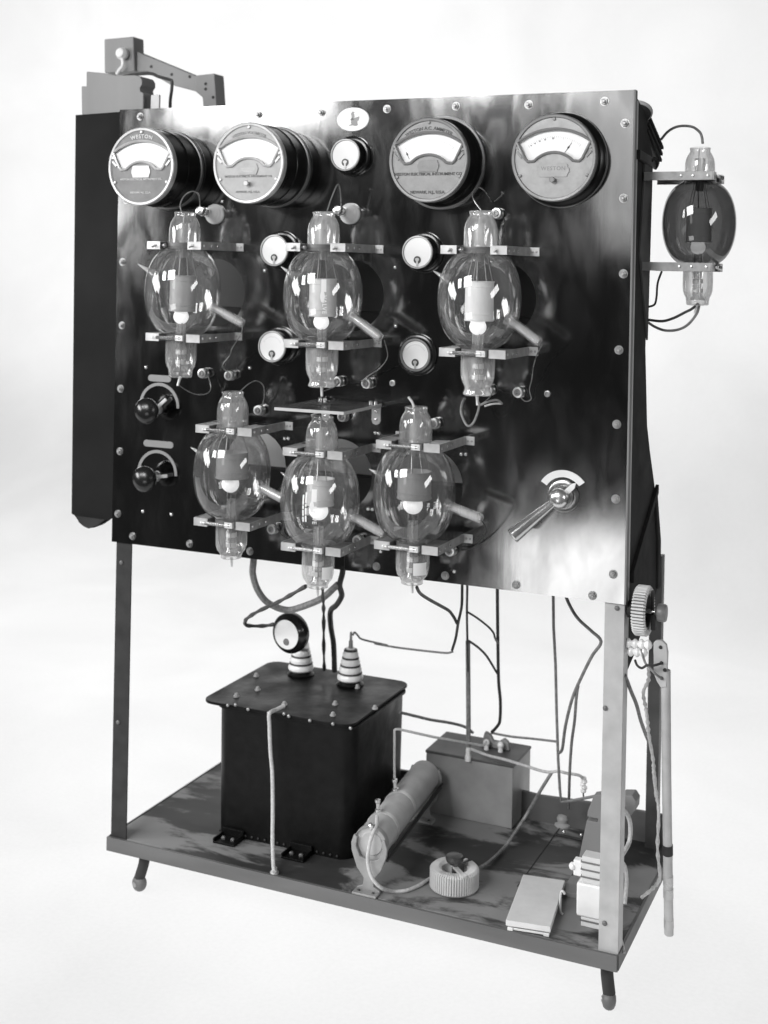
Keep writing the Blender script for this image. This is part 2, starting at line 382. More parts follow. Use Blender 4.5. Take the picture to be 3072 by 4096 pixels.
obj('rear_apron', MB().prism([(.42, .10), (1.262, .10), (1.262, .212), (1.07, .209), (.94, .203), (.90, .206), (.42, .198)], 'y', .5665, .578), M_wood, rack, bevel=.001)
for k in range(4):
    y = .15+.11*k
    obj('plank_joint', MB().box((1.0+.002*k, .2, .1372), (1.0025+.002*k, .55, .1378)), M_hole, rack) if k == 0 else None
obj('plank_joint', MB().obox((1.10, .34, .1374), (.0012, 0, 0), (.0, .19, 0), (0, 0, .0004)), M_hole, rack)
for (cx, cy, sx) in ((.088, .04, -.014), (1.252, .04, .006), (.09, .55, 0), (1.2, .55, 0)):
    c = obj('caster', MB().lathe([(.015, .10), (.014, .088)], (cx, cy, 0), n=18).tube([(cx, cy, .096), (cx+sx*.1, cy, .075), (cx+sx*.5, cy, .055), (cx+sx, cy, .034)], .0135, 14), M_frame, rack)
    ax_ = (.35, 1, 0) if cx < .6 else (1, .15, 0)
    obj('wheel', MB().lathe([(.002, -.0150), (.009, -.0140), (.0155, -.0110), (.0192, -.006), (.0203, 0), (.0192, .006), (.0155, .0110), (.009, .0140), (.002, .0150)], (cx+sx, cy, .0206), ax_, 28), M_caster, c)
    obj('hub_cap', MB().lathe([(.007, .0125), (.006, .0160), (.002, .0168)], (cx+sx, cy, .0206), (-ax_[0], -ax_[1], 0), 16), M_steel, c)
for p in [(1.2672,0.0055,0.8574),(1.2464,0.0055,0.6455)]+[(0.0259,0.0055,0.8178),(0.0254,0.0055,0.4226)]+[(1.2712,0.0055,0.1077),(1.2537,0.0055,0.1968)]:
    obj('bolt', MB().lathe([(.0055, 0), (.0052, -.0015), (.0035, -.003), (.001, -.0035)], p, (0, 1, 0), 14), M_meterface_dk, rack)
bolt = None
def hexnut(r=.0075, dome=True):
    mb = MB().lathe([(r*1.25, 0), (r*1.25, -.0012)], (0,0,0), (0, 1, 0), 20)
    mb.lathe([(r, -.0012), (r, -.0048), (r*.85, -.0058)], (0,0,0), (0, 1, 0), 6)
    mb.lathe([(r*.55, -.0055), (r*.55, -.009), (r*.3, -.0105)], (0,0,0), (0, 1, 0), 14)
    return mb
def roundscrew(r=.005):
    return MB().lathe([(r, 0), (r*.97, -r*.25), (r*.75, -r*.55), (r*.35, -r*.72), (0, -r*.76)], (0,0,0), (0, 1, 0), 18)
# ------------------------------------------------------------------ instrument panel
panel = thing('instrument_panel', 'large polished dark metal front panel of two halves with six round holes', 'control panel', (W/2, 0, ZB))
holes = [(.284, 1.492, .0810), (.643, 1.494, .0810), (.999, 1.496, .0810), (.402, 1.09, .0810), (.622, 1.085, .0810), (.841, 1.079, .0810)]
def sheet(x0, x1, hs):
    loops = [[(x0, ZB), (x1, ZB), (x1, ZT), (x0, ZT)]]+[circle(*h, n=72) for h in hs]
    me = curve_mesh([[(p[0]-W/2, p[1]-ZB) for p in lp] for lp in loops], .005)
    o = fin('panel_sheet', me, M_panel, panel, smooth=False); return o
# the two halves meet on a fine joint below the oval badge
hl = [h for h in holes]
sm = .6385
def half(x0, x1, left):
    pts = [(x0, ZB), (x1, ZB)]
    hs = []
    for (cx, cz, r) in sorted(holes, key=lambda h: h[1]):
        if cx-r < sm < cx+r:
            a = math.acos((sm-cx)/r)
            if left:   # arc to the left of the seam, going up
                arc = [(cx+r*cos(t), cz+r*sin(t)) for t in [(-a)-(2*pi-2*a)*k/40 for k in range(41)]]
            else:
                arc = [(cx+r*cos(t), cz+r*sin(t)) for t in [-a+2*a*k/40 for k in range(41)]]
            hs.append((cz, arc))
        elif (cx < sm) == left: hs.append((None, circle(cx, cz, r, 72)))
    if left:
        outer = [(x0, ZB), (x1, ZB)]
        for cz, arc in [h for h in hs if h[0] is not None]: outer += arc
        outer += [(x1, ZT), (x0, ZT)]
    else:
        outer = [(x1, ZT), (x1, ZB), (x0, ZB)]
        for cz, arc in [h for h in hs if h[0] is not None]: outer += arc
        outer += [(x0, ZT)]
    loops = [outer]+[h[1] for h in hs if h[0] is None]
    me = curve_mesh([[(p[0]-W/2, p[1]-ZB) for p in lp] for lp in loops], .005)
    return fin('panel_sheet', me, M_panel, panel, smooth=False)
half(0, sm-.0006, True); half(sm+.0006, W, False)
obj('edge_strip', MB().box((W+.0003, -.001, ZB), (W+.004, .018, ZT)), M_grey, panel)
nut = None
for p in [(0.0605,0.0000,1.9192)]+[(0.3942,0.0000,1.9138),(0.5591,0.0000,1.9134)]+[(0.7234,0.0000,1.9163),(0.8891,0.0000,1.9170),(1.0558,0.0000,1.9148)]+[(1.2217,0.0000,1.9159),(1.2661,0.0000,1.8686),(1.2658,0.0000,1.7126)]+[(1.2686,0.0000,1.5553),(1.2622,0.0000,1.3963),(1.2605,0.0000,1.2414),(1.2614,0.0000,1.0856),(1.2591,0.0000,0.9285)]+[(1.2161,0.0000,0.8789),(1.0485,0.0000,0.8823)]+[(0.8849,0.0000,0.8832),(0.7190,0.0000,0.8854)]+[(0.3923,0.0000,0.8850)]+[(0.2259,0.0000,0.8857),(0.0618,0.0000,0.8876),(0.0171,0.0000,0.9384),(0.0196,0.0000,1.0933),(0.0181,0.0000,1.2478)]+[(0.0188,0.0000,1.4044),(0.0168,0.0000,1.5609)]+[(0.0239,0.0000,1.7143),(1.1257,0.0000,0.9119)][:1]:
    if nut is None:
        nut = obj('fixing_nut', hexnut(), M_steel, panel, local=True); nut.location = Vector(p)-wloc(panel)
    else: again('fixing_nut', nut, p, panel, (0, random.uniform(0, 1), 0))
scr = None
for p in [(0.0902,0.0000,0.9515),(0.1724,0.0000,0.9517),(0.0916,0.0000,1.3042)]+[(0.4173,0.0000,1.5474),(0.7508,0.0000,1.5604),(0.7100,0.0000,1.1861),(0.7184,0.0000,1.1854),(0.7550,0.0000,1.4287)]+[(0.4789,0.0000,1.1568),(0.4884,0.0000,1.1575),(0.6964,0.0000,1.0137),(0.7068,0.0000,1.0136)]+[(0.9167,0.0000,1.1537),(0.9273,0.0000,1.1540),(0.6954,0.0000,1.0131),(0.7059,0.0000,1.0135),(0.9059,0.0000,0.8954),(0.7287,0.0000,0.9206)]+[(0.2981,0.0000,1.7094),(0.3824,0.0000,1.3171)]+[(1.1239,0.0000,1.0944),(1.1735,0.0000,1.0933)]:
    if scr is None:
        scr = obj('screw', roundscrew(.0042), M_nickel, panel, local=True); scr.location = Vector(p)-wloc(panel)
    else: again('screw', scr, p, panel)
# trace of paint / joint filler along the seam
obj('seam_filler', MB().box((sm-.0006, .001, ZB), (sm+.0006, .004, 1.004)).box((sm-.0006, .001, 1.168), (sm+.0006, .004, 1.413)).box((sm-.0006, .001, 1.575), (sm+.0006, .004, ZT)), M_scale, panel)

# ------------------------------------------------------------------ cabinet behind the panel
cab = thing('rear_cabinet', 'shallow cabinet seen through the round holes, pale back and black shelves', 'cabinet', (W/2, .2, 1.0))
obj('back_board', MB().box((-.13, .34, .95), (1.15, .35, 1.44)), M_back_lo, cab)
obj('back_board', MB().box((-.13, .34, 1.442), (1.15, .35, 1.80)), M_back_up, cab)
obj('shelf', MB().box((-.13, .29, .93), (1.15, .338, 1.031)), M_hole, cab)
obj('shelf', MB().box((-.13, .29, 1.33), (1.15, .338, 1.447)), M_hole, cab)
obj('upright', MB().box((.66, .24, 1.448), (.668, .25, 1.8)), M_hole, cab)

# ------------------------------------------------------------------ right side board
side = thing('side_board', 'dark painted side board with slanting battens, fixed behind the right edge of the panel', 'side board', (W, .1, .75))
poly = [(.019,1.925),(.05,1.925),(.125,1.90),(.20,1.82),(.19,1.75),(.18,1.64),(.17,1.55),(.168,1.39),(.20,1.22),(.231,1.164),(.29,1.074),(.323,1.0),(.35,.925),(.358,.828),(.24,.795),(.127,.737),(.044,.713),(.019,.73)]
obj('board', MB().prism(poly, 'x', W-.014, W-.002), M_side, side, bevel=.001)
obj('batten', MB().prism([(.11,1.80),(.185,1.80),(.168,1.41),(.075,1.60)], 'x', W-.0018, W+.003), M_side_lt, side, bevel=.001)
obj('batten', MB().prism([(.325,.83),(.352,.83),(.345,.94),(.30,1.05),(.28,1.05),(.318,.94)], 'x', W-.0018, W+.004), M_side, side, bevel=.001)
obj('batten', MB().prism([(.06,.90),(.30,1.055),(.30,1.075),(.06,.925)], 'x', W-.0018, W+.006), M_side, side, bevel=.001)
tb = thing('terminal_block', 'ribbed dark block slanting out behind the top right corner of the panel', 'terminal block', (W-.01, .22, 1.87))
obj('block', MB().obox((W-.016, .222, 1.857), (.012, 0, 0), (0, .075, -.028), (0, .012, .024)), M_frame, tb, bevel=.002)
for k in range(3): obj('rib', MB().obox((W-.001, .222+.008*(k-1), 1.857+.015*(k-1)), (.0025, 0, 0), (0, .072, -.027), (0, .001, .003)), M_side, tb)
obj('cap', MB().lathe([(.010, 0), (.026, .006), (.030, .016), (.026, .026), (.012, .032)], (W-.02, .12, 1.895), (0, .55, .8), 24), M_side, tb)
obj('collar', MB().lathe([(.031, .013), (.032, .015), (.032, .020), (.031, .022)], (W-.02, .12, 1.895), (0, .55, .8), 24), M_frame_light, tb)
tl = thing('latch', 'small dark latch on the side board below the ribbed block', 'latch', (W, .12, 1.80))
obj('bar', MB().obox((W+.004, .12, 1.803), (.004, 0, 0), (0, .085, -.004), (0, 0, .010)), M_hole, tl, bevel=.001)
obj('hook', MB().tube([(W+.006, .15, 1.803), (W+.008, .18, 1.81), (W+.008, .205, 1.80), (W+.006, .195, 1.79)], .004), M_side, tl)

# ------------------------------------------------------------------ left side screen and timber above
wing = thing('side_screen', 'flat dark grey screen board standing against the left edge of the panel', 'screen board', (-.065, .02, .9))
wp = [(-.139,1.93),(-.0005,1.934),(-.0005,.915),(-.007,.926),(-.022,.914),(-.040,.903),(-.060,.895),(-.075,.893),(-.092,.899),(-.108,.909),(-.118,.920),(-.128,.924)]
obj('board', MB().prism(wp, 'y', .006, .018), M_wing, wing, bevel=.001)
obj('foot', MB().prism([(-.108,.922),(-.100,.906),(-.085,.897),(-.070,.893),(-.045,.902),(-.020,.920)], 'y', -.002, .0055), M_side, wing, bevel=.002)
colm = thing('stepped_post', 'grey timber post with stepped shoulders rising behind the left corner of the panel', 'timber post', (-.03, .07, 1.9))
cp = [(-0.1249,1.9503),(-0.1388,1.9507),(-0.1408,2.0064),(-0.1254,2.0052),(-0.1263,2.0429),(-0.0759,2.0370),(-0.0360,2.0292),(0.0222,2.0273),(0.0367,2.0227),(0.0427,2.0143),(0.0430,2.0022),(0.0367,1.9949),(0.0383,1.9858),(0.0477,1.9815),(0.0478,1.9477),(0.0476,1.9265),(-0.1376,1.9322)]
obj('post', MB().prism(cp[1:], 'y', .03, .09), M_grey, colm, bevel=.002)
obj('cleat', MB().box((.075, .022, 1.905), (.10, .029, 1.975)), M_ceramic, colm, bevel=.002)
arm = thing('overhead_beam', 'slanting grey timber beam with a square block at each end, above the panel', 'beam', (-.05, .32, 2.0))
obj('post', MB().prism([(-0.2529,2.1738),(-0.1565,2.1758),(-0.1512,2.0818),(-0.1670,2.0799),(-0.2499,2.0802)], 'y', .275, .325), M_grey, arm, bevel=.003)
obj('beam', MB().prism([(-0.1521,2.1370),(0.0401,2.0611),(0.0433,2.0190),(-0.0435,2.0419),(-0.1140,2.0802),(-0.1508,2.0805)], 'y', .285, .315), M_grey, arm, bevel=.003)
obj('end_block', MB().prism([(0.0416,2.0611),(0.1014,2.0643),(0.1119,1.9588),(0.0709,1.9585),(0.0655,2.0021),(0.0437,2.0184)], 'y', .275, .325), M_grey, arm, bevel=.003)
for p in [(0.0756,0.2745,2.0374),(0.0759,0.2745,2.0234),(0.0997,0.2745,2.0008)]+[(0.0194,0.2845,2.0604),(-0.1038,0.2845,2.0928),(-0.0378,0.2845,2.0687)]:
    obj('nail', MB().lathe([(.0042, 0), (.004, -.001), (.002, -.0015)], p, (0, 1, 0), 10), M_hole, arm)
hk = thing('hook_insulator', 'small pale insulator with a bent tail hanging on the square block', 'insulator', (-.2, .26, 2.1))
c0 = [(-0.1835,0.2600,2.1288)][0]
obj('head', MB().lathe([(.006, -.016), (.015, -.012), (.017, 0), (.012, .010), (.005, .013)], c0, (0, -1, .1), 20), M_frost, hk)
obj('tail', MB().tube([(-0.1818,0.2580,2.1202),(-0.1776,0.2580,2.1069),(-0.1781,0.2580,2.0939),(-0.1889,0.2580,2.0829),(-0.1965,0.2580,2.0717)], .0045), M_frost, hk)
tag(obj('bent_rod', MB().tube([(-0.1070,0.1600,2.0472),(-0.0693,0.1600,2.0513),(-0.0207,0.1600,2.0517),(0.0055,0.1600,2.0424),(0.0388,0.1600,2.0332),(0.0455,0.1600,2.0283),(0.0453,0.1600,2.0066),(0.0418,0.1600,1.9818),(0.0417,0.1600,1.9532)], .0042, 8), M_wire_dk), 'black bent rod reaching over from the stepped post down behind the panel', 'rod')

# ------------------------------------------------------------------ moving-iron meters
R0 = .0905
def fan(k=1.0, grow=0.):
    pts = []
    # outer arc, left tip to right tip
    yc, R = -.49, 1.125+grow
    for i in range(25):
        a = radians(132.0-84.0*i/24); pts.append((R*cos(a)*1.13, yc+R*sin(a)))
    pts += [(.66+grow*.8, .01-grow), (.60+grow*.4, -.055-grow), (.52, -.05-grow)]
    yc2, R2 = -.50, .655-grow
    for i in range(17):
        a = radians(44.0+92.0*i/16); pts.append((R2*cos(a), yc2+R2*sin(a)))
    pts += [(-.52, -.05-grow), (-.60-grow*.4, -.055-grow), (-.66-grow*.8, .01-grow)]
    return [(p[0]*R0*k, p[1]*R0*k) for p in pts]
def big_meter(label, x, z, d, face, rim, flange, texts, pointer, plate, knob, lett, bodies=True, ticks=True, mplate=None):
    t = thing('panel_meter', label, 'meter', (x, 0, z), 0, 'large round meters along the top of the panel')
    if d > .1:
        pr = [(.0, .0), (.094, 0), (.094, -.006), (.0905, -.010), (.0905, -.054), (.0922, -.056), (.0922, -.061), (.0905, -.063), (.0895, -d+.006)]
    elif d > .07:
        pr = [(0, 0), (.102, 0), (.102, -.006), (.097, -.010), (.0965, -.022), (.0915, -.030), (.0895, -.034), (.0895, -d+.008), (.0885, -d+.006)]
    else:
        pr = [(0, 0), (.1005, 0), (.1005, -.008), (.0975, -.013), (.096, -.016), (.090, -.020), (.0895, -d+.006)]
    obj('case', MB().lathe(pr, (0,0,0), (0, 1, 0), 72), M_black, t, local=True)
    if flange is not None:
        obj('flange_ring', MB().lathe([(pr[1][0]+.001, -.0005), (pr[1][0]+.0015, -.003), (pr[1][0]+.0005, -.0085), (pr[1][0]-.004, -.0095), (pr[1][0]-.004, -.0005)], (0,0,0), (0,1,0), 72, caps=False), flange, t, local=True)
    dl = MB().lathe([(0, -d+.0055), (R0-.004, -d+.0055), (R0-.004, -d+.0045), (0, -d+.0045)], (0,0,0), (0,1,0), 64)
    dial = obj('dial', dl, M_dial, t, local=True)
    me = curve_mesh([circle(0, 0, R0-.002, 96), fan()], .0035); me.transform(Matrix.Translation((0, -d, 0)))
    fin('face_plate', me, face, t, smooth=False)
    obj('rim', MB().lathe([(R0-.007, -d-.0002), (R0-.0055, -d-.0032), (R0-.001, -d-.0036), (R0+.001, -d-.001), (R0+.001, -d+.012), (R0-.004, -d+.012)], (0,0,0), (0,1,0), 96, caps=False), rim, t, local=True)
    fr = obj('window_frame', MB().tube([(p[0], -d-.0012, p[1]) for p in fan(1.0, .028)], .0032, 8, smooth=False, loop=True), rim, t, local=True)
    wb = MB()
    for s in (-1, 1):
        wb.obox((s*.0815, -d-.0012, .0225), (.006, 0, s*.002), (0, .0012, 0), (-s*.0006, 0, .0026))
        wb.obox((s*.0745, -d-.0012, .0075), (.0055, 0, s*.0060), (0, .0012, 0), (s*.0018, 0, -.0018))
    obj('web', wb, rim, t, local=True)
    if ticks:
        tk = MB()
        for i in range(31):
            a = radians(128-76*i/30); r1 = .088; r2 = r1-(.006 if i % 5 == 0 else .0035)
            p = lambda r: (r*cos(a)*1.05, -d+.0043, -.042+r*sin(a))
            A, B = Vector(p(r1)), Vector(p(r2)); dd = (B-A); n_ = Vector((dd.z, 0, -dd.x)).normalized()*.00025
            tk.add([A-n_, A+n_, B+n_, B-n_], [(0,1,2,3)])
        obj('scale_marks', tk, M_scale, t, local=True, smooth=False)
        if pointer == 'squares':
            sq = MB()
            for i, a in enumerate((124, 118, 111, 103, 92)):
                a = radians(a); c = (.083*cos(a)*1.08, -d+.0041, -.042+.083*sin(a)); h = .0012+.0002*i
                sq.box((c[0]-h, c[1]-.0001, c[2]-h), (c[0]+h, c[1], c[2]+h))
            obj('scale_square', sq, M_meterface, t, local=True)
    if pointer:
        ang = radians(126) if pointer == 'low' else radians(63)
        p0 = Vector((.030*cos(ang), -d+.0038, -.042+.045*sin(ang))); p1 = Vector((.082*cos(ang), -d+.0038, -.042+.082*sin(ang)))
        if pointer == 'low': p0 = Vector((-.056, -d+.0038, .000)); p1 = Vector((-.0475, -d+.0038, .0075)); p0, p1 = Vector((-.046, -d+.0038, .003)), Vector((-.0535, -d+.0038, .018))
        pm = MB().cyl(p0, p1, .0004, n=6); mid = p0.lerp(p1, .7); dd = (p1-p0).normalized(); nn = Vector((dd.z, 0, -dd.x))
        pm.add([mid-dd*.004, mid+nn*.0022, mid+dd*.006, mid-nn*.0022, mid+Vector((0, -.0004, 0))], [(0,1,4),(1,2,4),(2,3,4),(3,0,4)])
        obj('pointer', pm, M_ink, t, local=True)
    if plate:
        cw, chh, zc = plate
        pp = [(-cw, -.3*chh), (-cw*.93, -.45*chh), (-cw*.86, -chh), (cw*.86, -chh), (cw*.93, -.45*chh), (cw, -.3*chh), (cw, .3*chh), (cw*.93, .45*chh), (cw*.86, chh), (-cw*.86, chh), (-cw*.93, .45*chh), (-cw, .3*chh)]
        pl = obj('name_plate', MB().prism([(a, b+zc) for a, b in pp], 'y', -d-.0018, -d-.0001), mplate or face, t, local=True, bevel=.0003)
        if pointer == 'squares': face_text('WESTON', .0115, 0, zc+.0005, -d-.0018, rim, pl, depth=.0006, space=1.15)
        else:
            obj('engraving', MB().box((-cw*.7, -d-.0021, zc+.002), (cw*.7, -d-.0018, zc+.0028)).box((-cw*.7, -d-.0021, zc-.002), (cw*.7, -d-.0018, zc-.0012)).box((-cw*.5, -d-.0021, zc-.005), (cw*.5, -d-.0018, zc-.0042)), rim, pl, local=True)
    if knob:
        obj('zero_knob', MB().lathe([(.0042, 0), (.0042, -.006), (.0062, -.007), (.0062, -.0105), (.005, -.0115)], (0, -d, -.046), (0, 1, 0), 20), rim if face is not M_meterface_dk else M_rim, t, local=True)
    for (a) in (90, 207, 333):
        a = radians(a); c = (.0808*cos(a), 0, .0808*sin(a))
        s_ = obj('screw', MB().lathe([(.0036, -.0001), (.0036, -.002), (.003, -.0028), (.001, -.003)], (c[0], -d, c[2]), (0,1,0), 16), rim, t, local=True)
    for tx in texts:
        size, zz, arc = tx[1:4]
        face_text(tx[0], size, 0, zz, -d-.0004, lett, t, arc=arc, depth=.0012, space=tx[4] if len(tx) > 4 else 1.)
    return t
co = 'WESTON ELECTRICAL INSTRUMENT CO.'
big_meter('deep black cased meter with dark face and white rim, leftmost of the four large meters', .152, 1.785, .125, M_meterface_dk, M_rim_light, M_rim,
    [('WESTON', .0125, .0665, .105, 1.2), (co, .0062, -.032, None, 1.02), ('NEWARK, N.J., U.S.A.', .0062, -.063, None)], None, (.026, .014, -.012), False, M_raised_lt, mplate=M_plate_light, ticks=False)
big_meter('deep black cased meter with pale grey face, second large meter from the left', .440, 1.7885, .125, M_meterface_mid, M_rim_light, M_rim,
    [('WESTON VOLTMETER', .0088, .0655, .105), (co, .0066, -.032, None, 1.02), ('NEWARK, N.J., U.S.A.', .0068, -.067, None)], None, (.025, .0125, -.014), True, M_rim, ticks=False)
big_meter('grey faced A.C. ammeter with dark raised lettering, needle at the far left', .859, 1.792, .082, M_meterface, M_rim, M_rim,
    [('WESTON A.C. AMMETER', .0100, .0655, .105), (co, .0088, -.033, None, .98), ('NEWARK, N.J., U.S.A.', .0088, -.072, None)], 'low', (.0245, .0125, -.013), False, M_raised_dk, mplate=M_rim)
big_meter('shallow grey meter without raised title, needle at right, rightmost of the large four', 1.131, 1.794, .060, M_meterface_mid, M_rim, M_rim,
    [], 'squares', (.034, .0135, -.0265), True, M_raised_dk)
# ------------------------------------------------------------------ small white-dial meters
def small_meter_parts(t, d, fl=.046, body=.0355, dial=.0325, ang=0., bezel=None, writing=False):
    obj('case', MB().lathe([(0, 0), (fl, 0), (fl, -.004), (fl-.003, -.006), (body+.002, -.0065), (body, -.009), (body, -d+.004), (body-.001, -d+.0005), (dial, -d), (dial-.0005, -d+.003), (0, -d+.003)], (0,0,0), (0,1,0), 56), M_ebonite, t, local=True)
    obj('bezel', MB().lathe([(dial+.0002, -d+.001), (dial+.0005, -d-.0012), (body+.0003, -d-.0008), (body+.0008, -d+.003), (body, -d+.004)], (0,0,0), (0,1,0), 56, caps=False), bezel or M_anode_dk, t, local=True)
    dd = obj('dial', MB().lathe([(0, -d+.0015), (dial, -d+.0015), (dial, -d+.0028), (0, -d+.0028)], (0,0,0), (0,1,0), 56), M_dial, t, local=True)
    Rm = Matrix.Rotation(ang, 4, 'Y')
    obj('hub_boss', MB().lathe([(0, -d+.0012), (.0085, -d+.0012), (.0085, -d+.0004), (0, -d+.0004)], (0, 0, -.017), (0,1,0), 28).xf(Rm), M_raised_dk, t, local=True)  # dark round boss under the pointer tongue
    obj('pointer_tongue', MB().prism([(-.0022, -.031), (.0022, -.031), (.0022, -.020), (.0045, -.017), (.0045, -.0145), (.002, -.0125), (-.002, -.0125), (-.0045, -.0145), (-.0045, -.017), (-.0022, -.020)], 'y', -d-.0006, -d+.0003).xf(Rm), M_rim_light, t, local=True)
    if writing:
        tk = MB()
        for i in range(21):
            a = radians(150-120*i/20); r1 = .026; r2 = .0235
            A = Vector((r1*cos(a), -d+.0013, r1*sin(a)-.002)); B = Vector((r2*cos(a), -d+.0013, r2*sin(a)-.002)); q = (B-A); n_ = Vector((q.z, 0, -q.x)).normalized()*.0002
            tk.add([A-n_, A+n_, B+n_, B-n_], [(0,1,2,3)])
        obj('scale_marks', tk, M_scale, t, local=True, smooth=False)
gsm = 'small round white dial meters on the panel'
def small(label, x, z, d, **k):
    t = thing('small_meter', label, 'meter', (x, 0, z), 0, gsm); small_meter_parts(t, d, **k); return t
small('small white dial meter directly under the oval badge', .640, 1.811, .04, writing=False)
small('small white dial meter partly behind the upper bracket of the middle upper valve', .463, 1.594, .04)
small('small white dial meter left of the lower bracket of the middle upper valve', .462, 1.372, .04, writing=True)
small('small white dial meter left of the upper bracket of the right upper valve', .820, 1.594, .04)
small('flush small white dial meter with a wide flat black surround', .809, 1.3665, .014, fl=.0468, body=.036, dial=.0312, bezel=M_rim, writing=True)
# ------------------------------------------------------------------ oval badge
em = thing('oval_badge', 'white oval enamel badge with a small dark seated figure at the panel top', 'badge', (.640, 0, 1.895))
obj('plaque', MB().rings([[(.0405*s*cos(2*pi*j/48), y, .0275*s*sin(2*pi*j/48)) for j in range(48)] for (s, y) in ((1, 0), (1, -.0015), (.97, -.0028), (.001, -.0030))]), M_white, em, local=True)
E0 = lambda l: [((a-760)/1659*.083*1.03, (600-b)/1244*.0625) for a, b in l]
obj('figure', MB().prism(E0([(735,235),(765,262),(800,250),(838,262),(835,292),(808,300),(815,360),(838,470),(835,545),(905,520),(1000,488),(1078,470),(1072,540),(1040,640),(975,700),(990,790),(1018,848),(970,890),(860,895),(740,868),(640,885),(560,875),(600,845),(680,830),(700,790),(660,740),(690,690),(650,610),(700,540),(690,440),(680,380),(650,365),(690,310)]), 'y', -.0036, -.00305), M_rim, em, local=True)
obj('figure_arm', MB().prism(E0([(650,610),(740,520),(830,610),(780,640)]), 'y', -.0040, -.00365), M_raised_dk, em, local=True)
for s in (-1, 1): obj('pin', MB().lathe([(.0016, -.003), (.0014, -.004), (.0004, -.0043)], (s*.033, 0, 0), (0,1,0), 12), M_nickel, em, local=True)

# ------------------------------------------------------------------ transmitting valves
def vprof(lower='flare', upper='lip'):
    p = []
    if upper == 'lip': p += [(.0215, .1845), (.0245, .1835), (.0250, .1815), (.0240, .1785)]
    else: p += [(.0225, .1845), (.0245, .182), (.0232, .1785)]
    p += [(.0240, .174), (.0290, .166), (.0330, .157), (.0352, .146), (.0358, .133), (.0358, .115), (.0355, .106)]
    # bulb
    for i in range(19):
        a = radians(66-132*i/18); r = .0878*cos(a)**.66; p.append((max(r, .0352), .0975*sin(a)/sin(radians(66))*.985+.0))
    p += [(.0358, -.104), (.0360, -.118), (.0360, -.150), (.0352, -.163), (.0325, -.173)]
    if lower == 'flare': p += [(.0285, -.181), (.0270, -.186), (.0275, -.191), (.0300, -.197), (.0300, -.199), (.0265, -.2015), (.012, -.203)]
    elif lower == 'taper': p += [(.0285, -.180), (.0270, -.190), (.0270, -.196), (.0245, -.1985), (.012, -.1995)]
    else: p += [(.0270, -.180), (.0235, -.187), (.0235, -.192), (.0200, -.1935), (.012, -.194)]
    return p
def prof_r(p, z):
    for (r0, z0), (r1, z1) in zip(p, p[1:]):
        if z1 <= z <= z0: return r0+(r1-r0)*(z-z0)/((z1-z0) or 1)
    return .03
